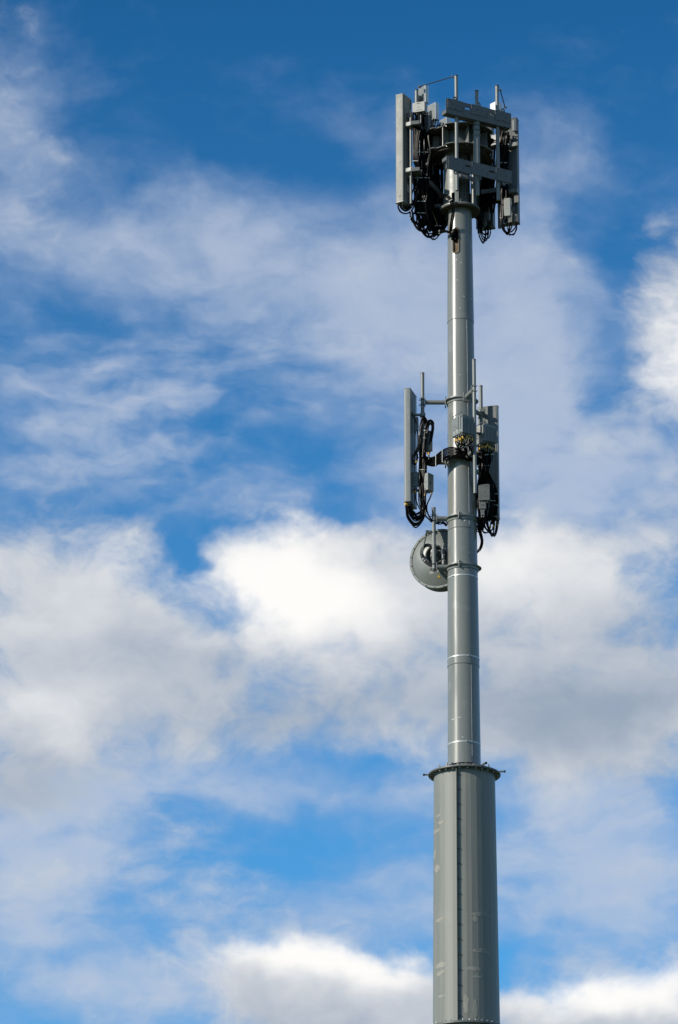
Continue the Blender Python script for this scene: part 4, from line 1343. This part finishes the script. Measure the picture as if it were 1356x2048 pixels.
C('pair of black cable loops sagging left toward the middle left panel',
  [[(842, 884, -0.18), (834, 898, -0.2), (826, 912, -0.22), (825, 924, -0.22), (830, 929, -0.2), (834, 920, -0.18), (835, 908, -0.17)],
   [(843, 888, -0.18), (836, 902, -0.2), (829, 914, -0.21), (828, 922, -0.21), (832, 924, -0.2), (836, 914, -0.18)],
   [(835, 862, -0.12), (836, 878, -0.12), (835, 895, -0.12), (830, 908, -0.14)]], r=0.014, copies=1, bands=(0.85,), seed=23)
C('black cables swinging from the filter boxes to the lower collar arm',
  [[(857, 905, -0.2), (858, 918, -0.2), (853, 922, -0.2), (846, 916, -0.18), (842, 905, -0.16)],
   [(864, 985, -0.12), (860, 996, -0.12), (854, 1010, -0.12), (855, 1026, -0.1), (864, 1041, -0.05)],
   [(830, 975, -0.1), (832, 1000, -0.1), (842, 1022, -0.1), (857, 1038, -0.08), (870, 1047, -0.05), (886, 1044, 0.05), (894, 1050, 0.1)],
   [(849, 982, -0.15), (850, 1005, -0.15), (856, 1028, -0.12), (866, 1042, -0.08), (884, 1045, 0.05), (893, 1052, 0.12)],
   [(838, 978, -0.12), (838, 1005, -0.12), (846, 1024, -0.1), (860, 1040, -0.08), (876, 1048, 0.0), (890, 1046, 0.1)]], r=0.014, bands=(0.08,), seed=24)
C('black cable loops with yellow bands below the middle left panel',
  [[(811 + 1.6 * i, 1006, -0.22 + 0.06 * i), (812 + 2 * i, 1018, -0.22 + 0.06 * i), (815 + 2.6 * i, 1036 - 2.5 * i, -0.2 + 0.05 * i), (828 + 1.2 * i, 1051 - 4.5 * i, -0.17 + 0.03 * i), (842 + 0.4 * i, 1044 - 4 * i, -0.14), (847, 1026 - i, -0.13), (846, 1005, -0.13)] for i in range(6)], r=0.0165, copies=2, jit=0.03, bands=(0.07,), ties=(), seed=25)
C('row of parallel black cables swept from the left pipe round the mast front',
  [[(846, 908 + 2.6 * i, -0.12), (856, 915 + 2.2 * i, -0.14), (868, 914 + 2.6 * i, -0.2), (881, 904 + 3.1 * i, -0.30), (893, 897 + 3.1 * i, -0.36), (905, 895 + 3.0 * i, -0.37), (918, 899 + 2.6 * i, -0.37), (932, 906 + 1.6 * i, -0.36)] for i in range(8)], r=0.0135, ties=(0.36, 0.5), seed=26)
# --- right side
pa = []
rnd = random.Random(5)
for i, (u, v) in enumerate(spA):
    p = RA.pt(u, v, 0.0)
    pa.append(p)


def drop(label, cb, spots, targets, seed, bands=(0.12,)):
    """cables from the sockets under a radio unit"""
    rnd = random.Random(seed)
    t = thing('cable_bundle', label, 'cables', cb.loc(), 'cable bundles')
    for i, (u, v) in enumerate(spots):
        p = cb.pt(u, v, 0.0) - Vector((0, 0, 0.04))
        tp = targets[i % len(targets)]
        pts = [p, p - Vector((rnd.uniform(-0.01, 0.01), rnd.uniform(-0.02, 0.02), 0.10))] + [P(a, b, y) + Vector((rnd.uniform(-.02, .02), rnd.uniform(-.03, .03), rnd.uniform(-.02, .02))) for (a, b, y) in tp]
        cc = curve(pts, 6)
        o = MB().tube(cc, 0.0125, 6).build('cable', 'cable_black', t)
        d_ = (cc[2] - cc[0]).normalized()
        b_ = rnd.uniform(0.0, 0.07)
        MB().cyl(cc[0] + d_ * b_, cc[0] + d_ * (b_ + 0.05), 0.0165, n=10).build('marker_band', 'tape_yellow', o)
        if i % 2:
            q = len(cc) // 3
            d_ = (cc[q + 1] - cc[q]).normalized()
            MB().cyl(cc[q] - d_ * 0.006, cc[q] + d_ * 0.006, 0.02, n=8).build('cable_tie', 'tie_white', o)


drop('black cables with yellow bands falling from the left radio unit', RA, spA,
     [[(920, 898, -0.75), (926, 914, -0.60), (940, 918, -0.50), (956, 915, -0.45)], [(931, 898, -0.75), (936, 912, -0.65), (946, 917, -0.6), (958, 912, -0.5)], [(917, 896, -0.8), (923, 913, -0.62), (936, 920, -0.5), (954, 918, -0.42)], [(938, 894, -0.75), (944, 906, -0.7), (950, 918, -0.62), (958, 930, -0.5)]], 31)
drop('black cables with yellow bands falling from the right radio unit', RB, spB,
     [[(966, 915, -0.45), (963, 940, -0.40), (957, 965, -0.30), (955, 995, -0.1)], [(974, 915, -0.42), (970, 940, -0.38), (963, 965, -0.25), (960, 1000, -0.05)], [(980, 912, -0.4), (974, 938, -0.36), (967, 960, -0.2), (965, 1000, 0.0)], [(984, 910, -0.4), (978, 935, -0.36), (974, 958, -0.2), (980, 985, -0.1), (982, 1010, 0.0)]], 32)
C('thick black cable mass behind the front pipe at the middle mount',
  [[(952 + 3.2 * i, 905, -0.40), (955 + 3 * i, 925, -0.38), (960 + 2.2 * i, 945, -0.36), (957 + 2.2 * i, 965, -0.22), (956 + 2.2 * i, 990, -0.05), (957 + 2.2 * i, 1025, 0.0)] for i in range(8)], r=0.02, copies=2, jit=0.02, ties=(0.3,), seed=33)
C('long black cables curving down the face of the wide right panel',
  [[(966 + 2 * i, 940, -0.25), (974 + 2 * i, 955, -0.15), (983 + 2 * i, 975, -0.05), (988 + 1.6 * i, 1000, 0.05), (988 + 1.4 * i, 1020, 0.1), (985 + 1.2 * i, 1038, 0.15), (982 + i, 1048, 0.2)] for i in range(5)], r=0.0145, copies=2, jit=0.012, ties=(0.45, 0.62, 0.8), seed=34)
C('black cables down the right side of the mast by the printed box',
  [[(977 + 2.2 * i, 962, -0.24), (982 + 1.6 * i, 985, -0.22), (982 + 1.4 * i, 1005, -0.2), (978 + 1.8 * i, 1025, -0.15), (974 + 2 * i, 1042, -0.1)] for i in range(5)], r=0.016, copies=2, jit=0.015, ties=(0.5,), seed=35)
C('black cable loops lowest on the right of the middle mount',
  [[(966, 1030, -0.1), (966, 1048, -0.1), (974, 1060, -0.08), (984, 1060, -0.05), (988, 1046, 0.0)],
   [(971, 1040, -0.1), (976, 1056, -0.08), (988, 1072, 0.0), (994, 1060, 0.2), (996, 1040, 0.35)],
   [(975, 1040, -0.05), (978, 1058, 0.0), (984, 1072, 0.1), (988, 1058, 0.25), (989, 1042, 0.35)],
   [(961, 1030, -0.12), (960, 1050, -0.12), (968, 1064, -0.1), (978, 1062, -0.06), (982, 1044, 0.0)],
   [(968, 1036, -0.1), (970, 1054, -0.08), (980, 1066, 0.0), (990, 1068, 0.15), (993, 1050, 0.3), (994, 1040, 0.36)]], r=0.0145, copies=2, jit=0.012, bands=(0.92,), seed=36)
C('black cable tangle between mast and printed box on the right',
  [[(958 + 3 * i, 990, -0.2), (956 + 3.2 * i, 1010, -0.18), (958 + 3 * i, 1028, -0.16), (957 + 2.6 * i, 1045, -0.12), (956 + 1.4 * i, 1060, -0.05)] for i in range(6)], r=0.018, copies=2, jit=0.025, seed=37)
C('thick black cable curling back into the mast below the right loops',
  [[(955 + 1.5 * i, 1050, -0.05), (959 + 1.5 * i, 1066, 0.0), (963 + i, 1082, 0.05), (960 + i, 1096, 0.12), (953, 1106, 0.16), (948, 1112, 0.16)] for i in range(3)], r=0.021, ties=(0.7,), seed=38)

# ------------------------------------------------------------------ microwave dish and its mount
zd0, zd1 = Zat(1041, 0.0), Zat(1138, 0.0)
dm = thing('dish_mount', 'grey pipe on two clamp collars holding the round dish left of the mast', 'mount', (0, 0, zd1))
DP = P(867.8, 1080, -0.06)
for zc in (zd0, zd1):
    collar(dm, zc, r_at(zc) + 0.001, lobe=85, ext=0.055, front_tab=-14)
    d = Vector((DP.x, DP.y, 0)).normalized()
    za_ = zc + 0.02
    a = d * (r_at(zc) + 0.005) + Vector((0, 0, za_))
    b = Vector((DP.x, DP.y, za_)) - d * 0.05
    arm = MB().cyl(a, b, 0.052, n=20).build('mount_arm', 'steel_paint', dm)
    side = d.cross(Vector((0, 0, 1)))
    MB().box(b, d * 0.008, side * 0.05, (0, 0, 0.085)).build('end_plate', 'steel_paint', arm, bevel=0.003)
    ubolts(arm, Vector((DP.x, DP.y, za_)), d, 0.042)
zpt, zpb = Zat(1016, -0.06), Zat(1142, -0.06)
pp = MB().cyl((DP.x, DP.y, zpb), (DP.x, DP.y, zpt), 0.039, n=20).build('mount_pipe', 'steel_paint', dm)
MB().cyl((DP.x, DP.y, zpt - 0.03), (DP.x, DP.y, zpt + 0.003), 0.041, n=20).build('pipe_cap', 'beam_paint', pp)
MB().cyl((DP.x, DP.y, zpb - 0.003), (DP.x, DP.y, zpb + 0.002), 0.032, n=20).build('pipe_bore', 'hole_dark', pp)

DC = P(879, 1118, 0.42)                              # centre of the rim
dax = Vector((0.36, 0.933, 0.0)).normalized()         # where the dish looks
dsx = Vector((dax.y, -dax.x, 0))                      # its right, seen from behind
DR = 0.615
dish = thing('microwave_dish', 'round grey microwave dish seen from behind, half hidden by the mast', 'dish', (DC.x, DC.y, DC.z - DR))


def dish_ring(prof, name, m, n=72, parent=None, angle=30):
    vs, fs = [], []
    for k in range(n):
        an = 2 * math.pi * k / n
        for (r_, w_) in prof:
            vs.append(DC + dsx * (r_ * math.cos(an)) + Vector((0, 0, r_ * math.sin(an))) + dax * w_)
    mm_ = len(prof)
    for k in range(n):
        for j in range(mm_ - 1):
            fs.append((k * mm_ + j, ((k + 1) % n) * mm_ + j, ((k + 1) % n) * mm_ + j + 1, k * mm_ + j + 1))
    return MB().add(vs, fs).build(name, m, parent or dish, angle=angle)


dish_ring([(0.02, -0.17)] + [(r_, -0.17 + 0.17 * (r_ / DR) ** 2) for r_ in (0.08, 0.16, 0.24, 0.32, 0.40, 0.48, 0.54, 0.585)], 'reflector', 'dish_paint')
dish_ring([(0.580, -0.035), (DR, -0.035), (DR + 0.012, -0.028), (DR + 0.012, 0.02), (DR, 0.028)], 'rim', 'dish_paint')
dish_ring([(DR - 0.004, 0.02), (DR - 0.004, 0.26), (DR - 0.02, 0.275), (0.30, 0.30), (0.01, 0.31)], 'shroud_and_radome', 'beam_paint')
bt = None
for k in range(20):
    an = 2 * math.pi * (k + 0.5) / 20
    p = DC + dsx * ((DR - 0.012) * math.cos(an)) + Vector((0, 0, (DR - 0.012) * math.sin(an))) + dax * -0.036
    MB().cyl(p, p - dax * 0.012, 0.011, n=8).build('rim_bolt', 'beam_paint', dish)
dish_ring([(0.205, -0.14), (0.205, -0.285), (0.19, -0.292), (0.178, -0.285), (0.172, -0.17)], 'hub_ring', 'dish_paint')
dish_ring([(0.178, -0.19), (0.12, -0.20), (0.10, -0.26), (0.01, -0.265)], 'hub_plate', 'shaded_grey')  # dark colour paints the shade in the hub recess
hubc = DC - dax * 0.33
MB().cyl(hubc + dsx * 0.03 + Vector((0, 0, 0.02)), hubc + dsx * 0.03 + Vector((0, 0, 0.02)) - dax * 0.10, 0.070, n=24).build('feed_drum', 'radio_grey', dish, bevel=0.01)
MB().cyl(hubc + dsx * 0.03 + Vector((0, 0, 0.02)) - dax * 0.10, hubc + dsx * 0.03 + Vector((0, 0, 0.02)) - dax * 0.125, 0.045, n=20).build('feed_cap', 'galvanised', dish, bevel=0.006)
# black flexible feed line curling round the hub
fl_pts = [hubc + dsx * x + Vector((0, 0, z)) - dax * w_ for (x, z, w_) in ((0.02, 0.10, 0.06), (-0.08, 0.16, 0.10), (-0.17, 0.13, 0.12), (-0.22, 0.02, 0.12), (-0.19, -0.11, 0.11), (-0.10, -0.22, 0.10), (0.02, -0.28, 0.08), (0.14, -0.28, 0.05), (0.22, -0.24, 0.02))]
fl_o = MB().tube(curve(fl_pts, 6), 0.034, 10).build('feed_line', 'rubber_black', dish)
q = curve(fl_pts, 6)
for i_ in (25, 27):
    d_ = (q[i_ + 1] - q[i_]).normalized()
    MB().cyl(q[i_] - d_ * 0.012, q[i_] + d_ * 0.012, 0.040, n=12).build('hose_clip', 'galvanised', fl_o)
# top clamp bar, strut and side adjuster
zb_ = Zat(1064, -0.06)
bar = MB().box((DP.x - 0.045, DP.y + 0.03, zb_), (0.115, 0.02, 0), (-0.006, 0.03, 0), (0, 0, 0.032)).build('clamp_bar', 'steel_paint', dish, bevel=0.004)
for dx in (-0.13, -0.055, 0.05):
    MB().cyl((DP.x + dx, DP.y - 0.01, zb_), (DP.x + dx, DP.y - 0.05, zb_), 0.012, n=8).build('clamp_bolt', 'rubber_black', bar)
sa, sb = Vector((DP.x - 0.145, DP.y + 0.02, zb_ - 0.01)), P(844.3, 1107, 0.05)
st = MB().cyl(sa, sb, 0.016, n=10).build('strut', 'beam_paint', dish)
MB().cyl(sb, DC - dax * 0.14 + dsx * -0.22 + Vector((0, 0, -0.05)), 0.016, n=10).build('strut', 'beam_paint', dish)
for (x, z) in ((1.0, 0.10), (1.0, -0.10), (0.9, 0.0), (1.05, -0.22)):
    p = hubc + dsx * (0.20 * x) + Vector((0, 0, z)) - dax * 0.03
    MB().box(p, dsx * 0.022, dax * 0.04, (0, 0, 0.05)).build('adjuster_block', 'steel_paint', dish, bevel=0.005)
    MB().cyl(p + dsx * 0.03 + Vector((0, 0, 0.05)), p + dsx * 0.03 - Vector((0, 0, 0.06)), 0.012, n=8).build('adjuster_screw', 'beam_paint', dish)
for zb2 in (Zat(1090, -0.06), Zat(1118, -0.06)):
    pm = Vector((DP.x, DP.y, zb2))
    MB().box((pm + Vector((hubc.x, hubc.y, zb2))) / 2, (Vector((hubc.x, hubc.y, zb2)) - pm) / 2, (0.05, 0, 0), (0, 0, 0.03)).build('yoke_arm', 'dish_paint', dish, bevel=0.004)


# warning sticker and label plates lying on the curved back
def on_dish(x, z, lift=0.003):
    r_ = math.hypot(x, z)
    return DC + dsx * x + Vector((0, 0, z)) + dax * (-0.17 + 0.17 * (r_ / DR) ** 2 - lift)


sx0, sz0 = 0.02, -0.40
tri = lambda s, l: [on_dish(sx0 - 0.045 * s, sz0 - 0.035 * s, l), on_dish(sx0 + 0.045 * s, sz0 - 0.035 * s, l), on_dish(sx0, sz0 + 0.045 * s, l)]
stk = MB().extrude(tri(1.0, 0.003), -dax * 0.001).build('warning_sticker', 'print_dark', dish, smooth=False)
MB().extrude(tri(0.78, 0.005), -dax * 0.001).build('sticker_face', 'hazard_yellow', stk, smooth=False)
for (dx, dz) in ((0, 0.008), (-0.014, -0.012), (0.014, -0.012)):
    pc = on_dish(sx0 + dx, sz0 + dz, 0.007)
    MB().cyl(pc, pc - dax * 0.001, 0.0065, n=8).build('sticker_symbol', 'print_dark', stk)
for (x0, x1, z0, z1) in ((-0.17, -0.08, -0.34, -0.28), (-0.04, 0.03, -0.32, -0.26)):
    MB().extrude([on_dish(x0, z0), on_dish(x1, z0), on_dish(x1, z1), on_dish(x0, z1)], -dax * 0.001).build('type_plate', 'box_grey', dish, smooth=False)

for o in bpy.data.objects:
    if '_base' in o:
        del o['_base']
